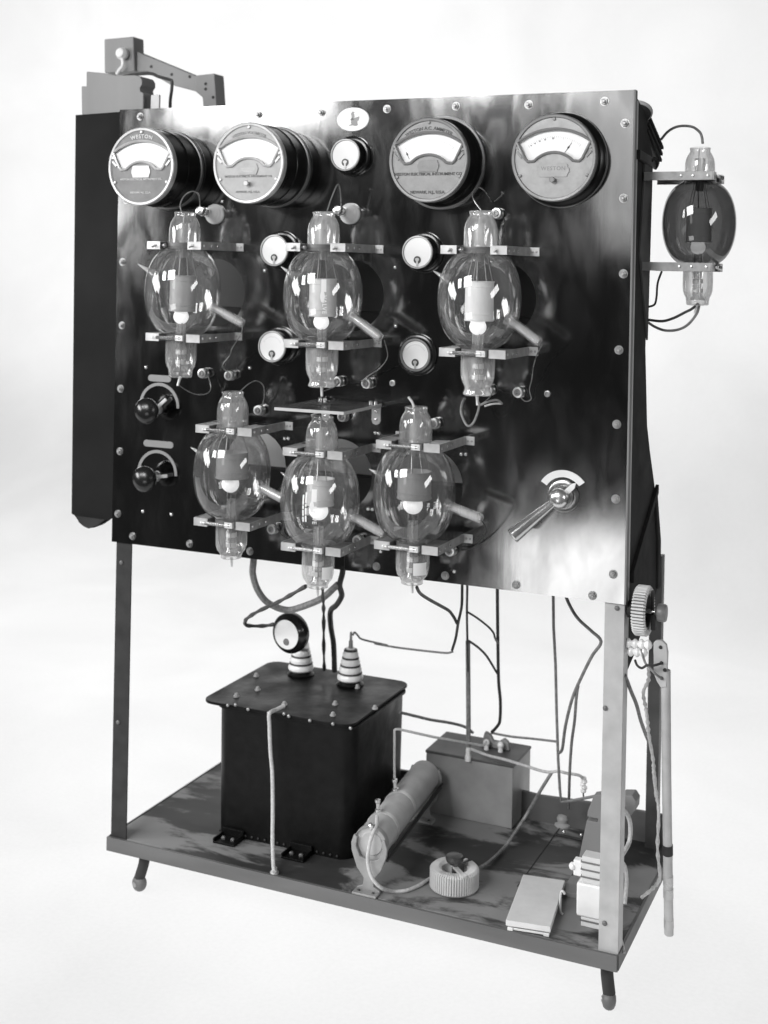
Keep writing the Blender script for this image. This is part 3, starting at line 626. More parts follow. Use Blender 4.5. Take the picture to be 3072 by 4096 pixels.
def valve(label, x, z, lower, tip, pip, anode, glass, y=-.115, neck=None, wide=False, group='glass transmitting valves held in brackets on the panel'):
    t = thing('transmitting_valve', label, 'valve', (x, y, z), 0, group)
    P = vprof(lower, 'lip')
    bulb = [q for q in P if -.1045 <= q[1] <= .1065]; up = [q for q in P if q[1] >= .105]; lo = [q for q in P if q[1] <= -.1035]
    obj('bulb', MB().lathe(bulb, n=64, caps=False), glass, t, local=True, ang=60)
    obj('neck', MB().lathe(up, n=48, caps=False), neck or M_glass_neck, t, local=True, ang=60)
    obj('neck', MB().lathe(lo, n=48, caps=False), neck or M_glass_neck, t, local=True, ang=60)
    ar = .030 if not wide else .036
    az0, az1 = (-.046, .036) if z > 1.3 else (-.012, .046)
    a_ = MB().lathe([(ar-.0012, az0), (ar, az0), (ar, az1), (ar-.0012, az1)], n=40, caps=False)
    a_.lathe([(ar-.0012, az1), (ar-.0012, az0)], n=40, caps=False)
    an = obj('anode', a_, anode, t, local=True)
    for zz in (az1, az1-.011, az0+.014, az0+.002):
        obj('hoop', MB().lathe([(ar, -.0012), (ar+.0014, -.0008), (ar+.0014, .0008), (ar, .0012)], (0, 0, zz), n=40, caps=False), anode, an, local=True)
    # glowing white blob below the anode
    gr = 1.0 if z > 1.3 else 1.18
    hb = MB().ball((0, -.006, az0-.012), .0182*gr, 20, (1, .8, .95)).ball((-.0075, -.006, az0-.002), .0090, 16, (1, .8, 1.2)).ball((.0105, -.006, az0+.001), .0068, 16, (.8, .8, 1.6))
    obj('glow_blob', hb, M_glow, t, local=True)
    sup = MB()
    for k in range(4):
        a = pi/4+pi/2*k; c = (ar*cos(a), ar*sin(a))
        sup.cyl((c[0], c[1], az1), (c[0]*.42, c[1]*.42, .105), .0009, n=6)
    sup.cyl((-.004, -.006, .13), (.004, -.032, az1), .0014, n=8).cyl((-.004, -.006, .13), (-.002, -.002, .18), .0012, n=8)
    sup.cyl((0, 0, .078), (0, 0, .115), .008, .011, 16).lathe([(.004, .115), (.013, .112), (.014, .106), (.012, .1)], n=24)
    obj('anode_support', sup, M_steel, t, local=True)
    pr = MB().lathe([(.013, .158), (.0125, .12), (.011, .11), (.009, .095)], n=28)
    obj('glass_press', pr, M_glass_neck, t, local=True)
    st = MB()
    for sx in (-.012, .0, .011): st.cyl((sx, -.004+abs(sx)*.3, az0), (sx*.9, -.004, -.178), .0009, n=6)
    st.cyl((.006, -.012, -.05), (.005, -.011, -.185), .0012, n=6)
    obj('filament_lead', st, M_nickel, t, local=True)
    for zz in (-.140, -.163):
        obj('stem_band', MB().lathe([(.0125, -.005), (.0125, .005), (.0115, .005), (.0115, -.005)], (0, 0, zz), n=24, caps=False), M_bright, t, local=True)
    obj('stem_tube', MB().lathe([(.0105, -.06), (.0100, -.10), (.0108, -.15), (.012, -.175), (.020, -.186)], n=28, caps=False), M_glass_neck, t, local=True)
    obj('base_pin', MB().cyl((0, 0, P[-1][1]+.002), (.001 if lower != 'taper' else -.006, 0, P[-1][1]-.019), .0035, .0028, 12), M_bright, t, local=True)
    # side arm
    tx, tz = tip; tv = Vector((tx, .0, tz)); dv = tv.normalized()
    th = atan2(tz, tx); s = .078
    root = Vector((s*cos(th), 0, s*sin(th)*.98))
    if root.z < -.07: root.z = -.07
    dv = (tv-root).normalized(); ln = (tv-root).length
    obj('side_arm', MB().lathe([(.0150, -.006), (.0125, .002), (.0108, .010), (.0105, ln-.006), (.0095, ln-.001), (.006, ln), (.001, ln)], root, dv, 24, caps=False), M_glass_neck, t, local=True)
    obj('arm_core', MB().lathe([(.0065, .004), (.0075, .012), (.0075, ln-.012), (.004, ln-.005)], root, dv, 16), M_anode, t, local=True)
    # sealed pip
    pv = Vector((pip[0], 0, pip[1])); pd = pv.normalized(); rr = .080; ln = max(pv.length-rr, .02)
    obj('pip', MB().lathe([(.014, 0), (.0085, ln*.25), (.0045, ln*.5), (.0028, ln*.75), (.0010, ln)], pd*rr, pd, 18, caps=False), M_glass_neck, t, local=True)
    return t, P
def bulb_text(txt, size, t, P, a0, zc, m=None, align_top=False):
    me = text_mesh(txt, size, .0003, space=1.1)
    for v in me.vertices:
        u, h, d = v.co; z = zc-u; r = prof_r(P, z)+.0005+d; a = a0+h/max(r, .05)
        v.co = (r*sin(a), -r*cos(a), z)
    return fin('printed_mark', me, m or M_white, t, smooth=False)
def rel(p, c): return (p[0]-c[0], p[1]-c[1])
V1 = (.267, 1.495); V2 = (.6285, 1.495); V3 = (.993, 1.497); V4 = (.407, 1.087); V5 = (.631, 1.046); V6 = (.8545, 1.080)
t1, P1 = valve('clear glass valve at the left of the upper row, over the dark knobs', *V1, 'taper', rel((.421,1.426), V1), rel((.149,1.555), V1), M_anode_dk, M_glass)
t2, P2 = valve('clear glass valve in the middle of the upper row, right above the glass shelf', *V2, 'flare', rel((.774,1.405), V2), rel((.520,1.557), V2), M_anode, M_glass, neck=M_glass_white)
t3, P3 = valve('clear glass valve at the right of the upper row with a bright white anode', *V3, 'flare', rel((1.126,1.411), V3), rel((.890,1.553), V3), M_anode_br, M_glass, neck=M_glass_white)
t4, P4 = valve('smoky glass valve at the left of the lower row, beside the two dark knobs', *V4, 'round', rel((.545,1.040), V4), rel((.289,1.136), V4), M_anode_dk, M_glass_grey, wide=True)
t5, P5 = valve('clear glass valve with small printed lines, under the glass shelf', *V5, 'round', rel((.783,.983), V5), rel((.536,1.099), V5), M_anode, M_glass)
t6, P6 = valve('smoky glass valve marked T 6 at the right of the lower row', *V6, 'round', rel((1.007,1.038), V6), rel((.750,1.123), V6), M_anode_dk, M_glass_grey, wide=True)
for t_, a_ in ((t1, .014), (t2, -.006), (t3, .004), (t4, -.010), (t5, .012), (t6, .006)):
    t_.rotation_euler = (0, a_, a_*9)
bulb_text('T.6', .0125, t6, P6, radians(47), -.010)
bulb_text('90', .0085, t6, P6, radians(37), -.010)
bulb_text('VALVE', .0130, t2, P2, radians(29), -.018)
bulb_text('VALVE', .0130, t5, P5, radians(10), -.018)
def print_block(t, P, a0, w_, z0, z1):
    mb = MB(); n = max(2, int((z0-z1)/.004)+1)
    for i in range(n):
        za = z0+(z1-z0)*i/n; zb = z0+(z1-z0)*(i+1)/n
        for k in range(3):
            aa = a0+w_/.086*k/3; ab = a0+w_/.086*(k+1)/3
            q = [((prof_r(P, zz)+.0006)*sin(a), -(prof_r(P, zz)+.0006)*cos(a), zz) for (a, zz) in ((aa, za), (ab, za), (ab, zb), (aa, zb))]
            mb.add(q, [(0,1,2,3)])
    return obj('printed_block', mb, M_white, t, local=True, smooth=False)
print_block(t2, P2, radians(27), .011, .036, .009); print_block(t5, P5, radians(8), .011, .037, .010)
for (a, z0, z1) in ((-1, .030, .007), (-1, .005, -.001), (-1, -.003, -.018), (-1, -.020, -.034), (-5, .024, .003), (-5, .001, -.006), (-5, -.008, -.021), (-5, -.023, -.034)):
    print_block(t5, P5, radians(a), .0036, z0, z1)
lens_ = lambda t, P, a0: obj('printed_oval', MB().add([((prof_r(P, -.003)+.0008)*sin(a0+.055*cos(k)), -(prof_r(P, -.003)+.0008)*cos(a0+.055*cos(k)), -.001+.0125*sin(k)) for k in [2*pi*i/20 for i in range(20)]], [tuple(range(20))]), M_white, t, local=True, smooth=False)
lens_(t2, P2, radians(29)); lens_(t5, P5, radians(9))
obj('paper_label', MB().rings([[((.0365)*sin(a), -.0365*cos(a), z) for z in (-.142, -.168)]+[((.0368)*sin(a), -.0368*cos(a), z) for z in (-.168, -.142)] for a in [radians(34+46*i/10) for i in range(11)]]), M_dial, t5, local=True)
obj('paper_label', MB().rings([[((.0365)*sin(a), -.0365*cos(a), z) for z in (-.142, -.168)]+[((.0368)*sin(a), -.0368*cos(a), z) for z in (-.168, -.142)] for a in [radians(22+50*i/10) for i in range(11)]]), M_dial, t6, local=True)

# ------------------------------------------------------------------ valve brackets
def make_bracket(label, x, z, spring, rz=0, y=0., feet=True, group='clamp brackets holding the valves'):
    t = thing('valve_bracket', label, 'bracket', (x, y, z), rz, group)
    h = .0092
    for s in (-1, 1):
        j = obj('jaw', MB().prism([(s*.0368, -.1515), (s*.070, -.1515), (s*.070, -.080), (s*.0368, -.088)], 'z', -h+.0008, h-.0008), M_jaw, t, local=True, bevel=.0008)
        st = MB().box((s*.0705, -.156, -h), (s*.0728, -.001, h)).box((s*.0375 if s < 0 else s*.036, -.1545, -h), (s*.0728, -.1568, h))
        obj('front_plate', MB().box((s*.037, -.1570, -h+.0004), (s*.0725, -.1576, h-.0004)), M_strip, t, local=True)  # lighter sheet over the strip, painting its lit front
        if feet: obj('foot_plate', MB().box((s*.0732, -.0035, -h), (s*.0935, -.0010, h)), M_strip, t, local=True)
        sp_ = obj('arm_strip', st, M_strip_shaded, t, local=True, bevel=.0004)
        for k, yy in enumerate((-.145, -.112, -.085)):
            obj('rivet', MB().lathe([(.0032, 0), (.0028, .0014), (.001, .002)], (s*.0728, yy, 0), (s, 0, 0), 12), M_nickel, sp_, local=True)
        if feet:
            for xx in (.0795, .0875): obj('foot_screw', MB().lathe([(.0028, 0), (.0024, -.0012), (.0008, -.0017)], (s*xx, -.0035, 0), (0, 1, 0), 12), M_steel, sp_, local=True)
    if spring:
        hx = []
        for i in range(24*8+1):
            a = 2*pi*i/8; hx.append((-.040+.050*i/(24*8), -.1635+.0032*cos(a), .0032*sin(a)))
        obj('spring', MB().tube(hx, .0009, 5, smooth=False), M_nickel, t, local=True)
        obj('spring_rod', MB().cyl((-.048, -.1635, 0), (.026, -.1635, 0), .0014, n=8).ball((-.049, -.1635, 0), .0035, 10), M_bright, t, local=True)
        obj('clip', MB().box((.010, -.1605, -.0062), (.030, -.1625, .0062)).box((.028, -.1605, -.0062), (.030, -.1525, .0062)), M_bright, t, local=True, bevel=.0004)
        obj('clip_screw', MB().lathe([(.003, 0), (.0026, -.0012), (.001, -.0016)], (.021, -.1625, 0), (0,1,0), 12), M_ink, t, local=True)
    else:
        for s in (-1, 1):
            obj('clamp_bolt', MB().cyl((s*.050, -.158, -.001), (s*.050, -.170, -.004), .0022, n=10).lathe([(.004, 0), (.004, .003)], (s*.050, -.1568, 0), (0, -1, 0), 6), M_steel, t, local=True)
        obj('wing_nut', MB().cyl((-.036, -.150, 0), (-.024, -.152, .0), .003, n=10).ball((-.029, -.151, 0), .0052, 10), M_steel, t, local=True)
    obj('neck_packing', MB().lathe([(.0363, -.007), (.0368, -.007), (.0368, .007), (.0363, .007)], (0, -.115, 0), n=40, caps=False), M_jaw, t, local=True)
    return t
names = ['upper left valve', 'middle upper valve', 'right upper valve', 'smoky lower left valve', 'middle lower valve', 'lower right valve marked T 6']
B0 = make_bracket('springless metal clamp bracket at the top neck of the upper left valve', V1[0], 1.6005, False)
for (vx, zz), nm in zip(((V2[0], 1.6), (V3[0], 1.5985)), names[1:3]):
    copy_thing(B0, (vx, 0, zz), 'springless metal clamp bracket at the top neck of the '+nm)
B1 = make_bracket('sprung metal clamp bracket at the foot of the upper left valve', V1[0]+.001, 1.3895, True)
for (vx, zz), nm in zip(((V2[0], 1.3885), (V3[0]+.001, 1.3855)), names[1:3]):
    copy_thing(B1, (vx, 0, zz), 'sprung metal clamp bracket at the foot of the '+nm)
for (vx, za, zb), nm in zip(((V4[0], 1.187, .977), (V5[0], 1.152, .944), (V6[0], 1.184, .9705)), names[3:]):
    copy_thing(B1, (vx, 0, za), 'sprung metal clamp bracket at the top neck of the '+nm)
    copy_thing(B1, (vx, 0, zb), 'sprung metal clamp bracket at the foot of the '+nm)
# side valve on the right
t7, P7 = valve('blackened glass valve standing out from the right side of the rack', 1.392, 1.667, 'taper', (.06, -.02), (-.05, .03), M_anode_br, M_glass_dk, y=.165, neck=M_glass_neck, group='glass transmitting valves held in brackets on the panel')
for ch in list(t7.children):
    if ch.name.split('.')[0] in ('side_arm', 'arm_core', 'pip'): bpy.data.objects.remove(ch)
t7.scale = (.89, .89, .89)
for zz, lab in ((1.7655, 'pale clamp arm reaching out to the top neck of the blackened side valve'), (1.5725, 'pale clamp arm reaching out to the foot of the blackened side valve')):
    bb = make_bracket(lab, W+.002, zz, True, radians(90), y=.165, feet=False, group='clamp arms of the side valve'); bb.scale = (.94, .94, 1.0)

# ------------------------------------------------------------------ stand-off insulators and terminals
so = thing('standoff_insulator', 'white ribbed porcelain stand-off below the deep meters, over the upper left valve', 'insulator', (.281, 0, 1.679), 0, 'white ribbed stand-offs on the panel')
pr = [(.0, 0), (.024, 0), (.0245, -.006)]
for k in range(4): pr += [(.0242-.0036*k, -.007-.0085*k), (.0236-.0038*k, -.0095-.0085*k), (.0198-.0036*k, -.0135-.0085*k), (.0200-.0036*k, -.0150-.0085*k)]
pr += [(.011, -.042), (.0105, -.047), (.0, -.047)]
obj('porcelain', MB().lathe(pr, (0,0,0), (-.04, 1, -.06), 32), M_porc, so, local=True)
obj('neck', MB().lathe([(.0085, -.047), (.0085, -.060)], (0,0,0), (-.04, 1, -.06), 20), M_anode_dk, so, local=True)
obj('cap', MB().lathe([(.011, -.060), (.0115, -.064), (.009, -.067), (.0095, -.072), (.0095, -.079), (.003, -.081)], (0,0,0), (-.04, 1, -.06), 20), M_nickel, so, local=True)
copy_thing(so, (.638, 0, 1.680), 'white ribbed porcelain stand-off on the panel joint, over the middle upper valve')
def term(label, p, first=[None], sz=1.):
    if first[0] is None:
        t = thing('terminal_post', label, 'terminal', p, 0, 'brass terminal posts on the panel')
        obj('collar', MB().lathe([(.0125, 0), (.0125, -.006), (.0105, -.008)], (0,0,0), (0,1,0), 24), M_brass, t, local=True)
        obj('knurled_nut', MB().lathe([(.0075, -.008), (.0075, -.012), (.0110, -.0125), (.0118, -.016), (.0110, -.0195), (.0075, -.020)], (0,0,0), (0,1,0), 24), M_nickel, t, local=True)
        obj('stud', MB().lathe([(.0075, -.020), (.0055, -.0215), (.0055, -.023), (.0035, -.023), (.002, -.021)], (0,0,0), (0,1,0), 16), M_brass, t, local=True)
        first[0] = t; return t
    return copy_thing(first[0], p, label)
tg = [(0.2618,0.0000,1.2986),(0.3352,0.0000,1.2974)]+[(0.4161,0.0000,1.2201)]+[(0.6199,0.0000,1.2979),(0.6923,0.0000,1.2973),(0.6339,0.0000,1.2190)]+[(0.9931,0.0000,1.6804)]+[(0.8566,0.0000,1.2177),(0.9007,0.0000,0.9419)]+[(0.4580,0.0000,0.9462)]+[(1.0489,0.0000,1.2972),(0.9815,0.0000,1.2979)]+[(0.6774,0.0000,0.9426)]
tlab = ['terminal post just right of the foot of the upper left valve', 'terminal post where the side arm wire of the upper left valve ends', 'terminal post right of the top neck of the smoky lower left valve',
 'terminal post touching the flared foot of the middle upper valve', 'terminal post above the right part of the glass shelf, with a thin wire', 'terminal post under the glass shelf',
 'terminal post beside the top lip of the right upper valve', 'terminal post half hidden by the top neck of the lower right valve', 'terminal post right of the foot of the lower right valve',
 'terminal post between the feet of the smoky and middle lower valves', 'terminal post right of the foot of the right upper valve', 'terminal post half hidden behind the flared foot of the right upper valve', 'terminal post behind the side arm of the middle lower valve']
for p, l in zip(tg, tlab): term(l, p)
em1 = None
for p, l in zip([(0.7507,0.0000,1.3004)]+[(1.1103,0.0000,1.2965)], ('small bare ring stud right of the middle upper valve terminals', 'small bare ring stud right of the right upper valve terminals')):
    if em1 is None:
        em1 = thing('ring_stud', l, 'stud', p, 0, 'bare ring studs on the panel')
        obj('ring', MB().lathe([(.0055, 0), (.0068, -.002), (.0068, -.004), (.0045, -.0045), (.0042, -.001)], (0,0,0), (0,1,0), 20), M_steel, em1, local=True)
    else: copy_thing(em1, p, l)

# ------------------------------------------------------------------ rotary controls
def arc_poly(cx, cz, r0, r1, a0, a1, n=24):
    return [(cx+r1*cos(radians(a0+(a1-a0)*i/n)), cz+r1*sin(radians(a0+(a1-a0)*i/n))) for i in range(n+1)]+[(cx+r0*cos(radians(a1+(a0-a1)*i/n)), cz+r0*sin(radians(a1+(a0-a1)*i/n))) for i in range(n+1)]
def knob_control(label, x, z, ang, slot):
    t = thing('rotary_knob', label, 'knob', (x, 0, z), 0, 'dark knobs with arc scales on the left')
    sc = obj('arc_scale', MB().prism(arc_poly(.003, .007, .050, .0575, -2, 178), 'y', -.0015, -.0001), M_scale, t, local=True)
    sx0, sx1, sz = slot
    pl = [(sx1+.008*cos(radians(a)), sz+.008*sin(radians(a))) for a in range(-90, 91, 15)]+[(sx0+.008*cos(radians(a)), sz+.008*sin(radians(a))) for a in range(90, 271, 15)]
    obj('label_slot', MB().prism(pl, 'y', -.0015, -.0001), M_scale, t, local=True)
    obj('shaft', MB().cyl((0, 0, 0), (0, -.04, 0), .006, n=16).lathe([(.013, 0), (.013, -.004), (.009, -.010)], (0,0,0), (0,1,0), 24), M_steel, t, local=True)
    a = radians(ang)
    obj('pointer', MB().obox((.022*cos(a), -.012, .022*sin(a)), (.018*cos(a), 0, .018*sin(a)), (0, .0025, 0), (-.004*sin(a), 0, .004*cos(a))), M_bright, t, local=True, bevel=.001)
    obj('handle', MB().lathe([(.012, -.028), (.016, -.032), (.026, -.037), (.031, -.044), (.032, -.052), (.029, -.060), (.020, -.067), (.008, -.071), (.0, -.0715)], (0,0,0), (0,1,0), 40), M_ebonite, t, local=True)
knob_control('dark round knob with pale pointer tilted up, the upper of two left knobs', .129, 1.204, 42, (-.022, .028, .075))
knob_control('dark round knob with level pale pointer, the lower of two left knobs', .127, 1.040, 8, (-.030, .040, .079))
lv = thing('lever_switch', 'long tapered metal lever under a white arc scale at the lower right of the panel', 'lever', (1.149, 0, 1.082))
obj('arc_scale', MB().prism(arc_poly(0, -.003, .043, .058, 38, 148), 'y', -.002, -.0002), M_white, lv, local=True)
obj('collar', MB().lathe([(.034, 0), (.034, -.003), (.030, -.005), (.024, -.005), (.024, -.012), (.0, -.012)], (0,0,0), (0,1,0), 40), M_brass, lv, local=True)
obj('hub', MB().lathe([(.010, -.012), (.014, -.020), (.020, -.026), (.0215, -.034), (.020, -.042), (.014, -.048), (.006, -.050), (0, -.0505)], (0,0,0), (0,1,0), 40), M_nickel, lv, local=True)
a = radians(46); ca, sa = cos(a), sin(a)
obj('pointer', MB().prism([(.012*ca+.006*sa, .012*sa-.006*ca), (.034*ca+.006*sa, .034*sa-.006*ca), (.045*ca, .045*sa), (.036*ca-.004*sa, .036*sa+.006*ca), (.012*ca-.006*sa, .012*sa+.006*ca)], 'y', -.016, -.012), M_white, lv, local=True, bevel=.0008)
d_ = (Vector((-.087, -.045, -.080)))
obj('handle', MB().lathe([(.0078, .010), (.0088, .018), (.0115, .050), (.0142, .090), (.0160, .120), (.0162, .1245), (.0140, .127), (.0, .1275)], (0, -.032, 0), d_, 36), M_nickel, lv, local=True)

# ------------------------------------------------------------------ glass shelf
gs = thing('glass_shelf', 'small level glass plate on metal angle clips between the upper and lower valve rows', 'shelf', (.645, -.1, 1.252))
obj('glass_plate', MB().box((.562, -.205, 1.2465), (.728, -.008, 1.2535)), M_plateglass, gs, bevel=.0006)
obj('plate_edge', MB().box((.562, -.2058, 1.2468), (.728, -.2052, 1.2532)).box((.7283, -.205, 1.2468), (.7289, -.01, 1.2532)), M_ceramic, gs)
for cx, w_ in ((.585, .010), (.712, .011)):
    ac = obj('angle_clip', MB().prism([(cx-w_, 1.2455), (cx+w_, 1.2455), (cx+w_, 1.214), (cx+w_*.7, 1.207), (cx, 1.204), (cx-w_*.7, 1.207), (cx-w_, 1.214)], 'y', -.003, -.0008).box((cx-w_, -.030, 1.2435), (cx+w_, -.003, 1.246)), M_strip, gs)
    for dx in (-.006, .006):
        obj('clip_screw', MB().lathe([(.0045, 0), (.0045, .004), (.003, .006)], (cx+dx, -.018, 1.2536), n=12), M_nickel, ac)
    for zz in (1.235, 1.216): obj('clip_screw', MB().lathe([(.004, 0), (.0032, -.0018), (.001, -.0026)], (cx, -.003, zz), (0,1,0), 12), M_nickel, ac)

# ------------------------------------------------------------------ thin leads of the valves
def wire(name, pts, r, m, label, cat='wire', n=7, smooth=True, group=None, r_fn=None):
    return tag(obj(name, MB().tube(pts, r, n, smooth, r_fn=r_fn), m), label, cat, group)
gw = 'thin leads of the valves'
wire('lead_wire', [(0.2603,-0.1150,1.6769),(0.2520,-0.1100,1.6968),(0.2575,-0.1000,1.7184),(0.2725,-0.0900,1.7281),(0.2834,-0.0800,1.7181),(0.2784,-0.0660,1.6859)], .0016, M_wire_thin, 'thin lead looping from the top of the upper left valve to its stand-off', group=gw)
wire('lead_wire', [(0.6349,-0.1150,1.6808),(0.6398,-0.1050,1.7092),(0.6466,-0.0900,1.7399),(0.6485,-0.0800,1.7293),(0.6471,-0.0680,1.6898)], .0016, M_wire_thin, 'thin lead from the top of the middle upper valve to its stand-off', group=gw)
wire('lead_wire', [(0.9935,-0.1150,1.6817),(0.9775,-0.1100,1.6997),(0.9676,-0.1000,1.7168),(0.9715,-0.0800,1.7320),(0.9808,-0.0600,1.7256),(0.9787,-0.0100,1.7065)], .0013, M_wire_thin, 'thin lead curling above the top of the right upper valve', group=gw)
wire('lead_wire', [(0.4252,-0.1150,1.4268),(0.4155,-0.1000,1.4034),(0.3808,-0.0800,1.3675),(0.3619,-0.0600,1.3474),(0.3313,-0.0400,1.3211),(0.3364,-0.0180,1.3035)], .0012, M_wire_thin, 'thin lead hanging from the side arm of the upper left valve', group=gw)
wire('lead_wire', [(0.7780,-0.1150,1.4022),(0.7739,-0.0900,1.3794),(0.7658,-0.0700,1.3607),(0.7403,-0.0500,1.3360),(0.7092,-0.0350,1.3184),(0.6831,-0.0200,1.3021)], .0012, M_wire_thin, 'thin lead hanging from the side arm of the middle upper valve', group=gw)
wire('lead_wire', [(1.1307,-0.1150,1.4078),(1.1125,-0.0900,1.3845),(1.0959,-0.0600,1.3561),(1.0866,-0.0400,1.3282),(1.0758,-0.0200,1.3046),(1.0768,-0.0100,1.2846),(1.0650,-0.0120,1.2788),(1.0541,-0.0180,1.2888)], .0012, M_wire_thin, 'thin lead hanging from the side arm of the right upper valve', group=gw)
wire('lead_wire', [(0.2541,-0.1120,1.2803),(0.2674,-0.0800,1.2597),(0.2766,-0.0500,1.2512),(0.2890,-0.0300,1.2556),(0.2888,-0.0200,1.2696),(0.2792,-0.0180,1.2945)], .0013, M_wire_thin, 'thin lead sagging from the pin of the upper left valve', group=gw)
wire('lead_wire', [(0.6301,-0.1120,1.2835),(0.6309,-0.0800,1.2860),(0.6281,-0.0400,1.2905),(0.6272,-0.0180,1.2965)], .0012, M_wire_thin, 'short thin lead from the pin of the middle upper valve', group=gw)
wire('looped_lead', [(0.9452,-0.0600,1.2812),(0.9468,-0.0800,1.2757),(0.9496,-0.0950,1.2580),(0.9582,-0.1000,1.2400),(0.9699,-0.1050,1.2293),(0.9834,-0.1100,1.2378),(0.9935,-0.1130,1.2600),(0.9966,-0.1140,1.2757),(0.9955,-0.1150,1.2816)], .0026, M_wire_grey, 'thick grey wire loop hanging below the right upper valve', group=gw)
wire('looped_lead', [(0.9961,-0.1140,1.2745),(1.0149,-0.1100,1.2835),(1.0313,-0.1000,1.2866),(1.0392,-0.0900,1.2785)], .0026, M_wire_grey, 'short forked grey tail at the pin of the right upper valve', group=gw)
wire('looped_lead', [(1.0089,-0.1150,1.2741),(1.0232,-0.1050,1.2788),(1.0380,-0.0900,1.2791)], .0022, M_wire_lt, 'pale bared wire end beside the grey tail of the right upper valve', group=gw)
wire('lead_wire', [(0.9940,-0.0200,1.2977),(0.9990,-0.0500,1.2883),(1.0054,-0.0900,1.2848),(1.0045,-0.1120,1.2800)], .0012, M_wire_thin, 'thin lead from the flared foot of the right upper valve to its pin', group=gw)
wire('lead_wire', [(0.4238,-0.1150,1.2722),(0.4311,-0.0900,1.2877),(0.4360,-0.0600,1.2927),(0.4419,-0.0400,1.2805),(0.4391,-0.0300,1.2544),(0.4272,-0.0180,1.2297)], .0013, M_wire_thin, 'thin lead arching from the top of the smoky lower left valve', group=gw)
wire('lead_wire', [(0.6373,-0.1150,1.2329),(0.6304,-0.1150,1.2383),(0.6171,-0.1150,1.2349),(0.6072,-0.1200,1.2299)], .0020, M_wire_lt, 'short pale lead at the top of the middle lower valve under the glass shelf', group=gw)
wire('lead_wire', [(0.8505,-0.1150,1.2623),(0.8456,-0.1150,1.2730),(0.8370,-0.1150,1.2836)], .0028, M_wire_lt, 'stiff pale wire sticking up from the lower right valve', group=gw)
wire('lead_wire', [(1.0073,-0.1150,1.0357),(1.0056,-0.0800,1.0139),(0.9902,-0.0500,0.9866),(0.9644,-0.0300,0.9621),(0.9389,-0.0200,0.9503),(0.9158,-0.0180,0.9469)], .0014, M_wire_dk, 'dark lead curving from the side arm of the lower right valve', group=gw)
wire('lead_wire', [(0.4741,-0.0180,0.9509),(0.4796,-0.0100,0.9361),(0.4934,-0.0060,0.9283)], .0014, M_wire_dk, 'dark lead running behind the middle lower valve', group=gw)
gs7 = 'leads of the side valve'
wire('lead_wire', [(1.2932,0.2300,1.8572),(1.3125,0.2200,1.8754),(1.3368,0.2100,1.8837),(1.3677,0.1900,1.8796),(1.3877,0.1750,1.8662),(1.3945,0.1680,1.8535),(1.3968,0.1650,1.8398)], .0030, M_wire_grey, 'thick lead arching from the ribbed block to the top of the blackened side valve', group=gs7)
wire('lead_wire', [(1.3946,0.1650,1.4944),(1.3799,0.1650,1.4818),(1.3655,0.1650,1.4740),(1.3413,0.1650,1.4609),(1.3169,0.1650,1.4535),(1.2872,0.1650,1.4555)], .0030, M_wire_dk, 'upper dark lead curving from the foot of the blackened side valve', group=gs7)
wire('lead_wire', [(1.3961,0.1650,1.4920),(1.3909,0.1650,1.4723),(1.3732,0.1650,1.4485),(1.3516,0.1650,1.4362),(1.3247,0.1650,1.4333),(1.3024,0.1650,1.4399),(1.2848,0.1650,1.4504)], .0030, M_wire_grey, 'lower grey lead curving from the foot of the blackened side valve', group=gs7)
wire('lead_wire', [(1.3141,0.1650,1.5625),(1.3055,0.1650,1.5364),(1.3036,0.1650,1.5067),(1.2994,0.1650,1.4893),(1.2842,0.1650,1.4834)], .0024, M_wire_dk, 'short dark lead dropping from the lower clamp arm of the side valve', group=gs7)

# ------------------------------------------------------------------ oil-filled transformer
tk = thing('transformer_tank', 'large black steel transformer tank with bolted lid, standing on the base board', 'transformer', (.41, .31, .137))
def rrect(x0, x1, y0, y1, r, n=8):
    P = []
    for (cx, cy, a0) in ((x1-r, y0+r, -90), (x1-r, y1-r, 0), (x0+r, y1-r, 90), (x0+r, y0+r, 180)):
        for i in range(n+1):
            a = radians(a0+90*i/n); P.append((cx+r*cos(a), cy+r*sin(a)))
    return P
BX = (.228, .602, .140, .470)
def layer(ins, z): return [(p[0], p[1], z) for p in rrect(BX[0]-ins, BX[1]+ins, BX[2]-ins, BX[3]+ins, .040)]
obj('body', MB().rings([layer(0, .1375), layer(.0015, .25), layer(.003, .445), layer(.004, .452)]), M_tank, tk, ang=30)
obj('rim', MB().rings([layer(.004, .4525), layer(.009, .4525), layer(.009, .4585), layer(.004, .4585)]), M_tank, tk, bevel=.001)
LX = (.178, .612, .150, .500)
lidp = rrect(.186, .604, .128, .500, .034)
lid = obj('lid', MB().prism(lidp, 'z', .459, .466), M_tank, tk, bevel=.0015)
lb = None
bolts = [Zp for Zp in [(0.2182,0.3546,0.4660),(0.2770,0.2576,0.4660),(0.2541,0.1889,0.4660),(0.3919,0.1884,0.4660),(0.5025,0.2494,0.4660),(0.6045,0.2656,0.4660),(0.4975,0.3916,0.4660),(0.5331,0.1746,0.4660)]]
for p in bolts:
    mbq = MB().lathe([(.0075, 0), (.0075, .003), (.005, .0035), (.005, .007), (.003, .0095), (0, .01)], (0,0,0), n=10)
    if lb is None:
        lb = obj('lid_bolt', mbq, M_anode_dk, tk, local=True); lb.location = Vector(p)-wloc(tk)
    else: again('lid_bolt', lb, p, tk)
fb = None
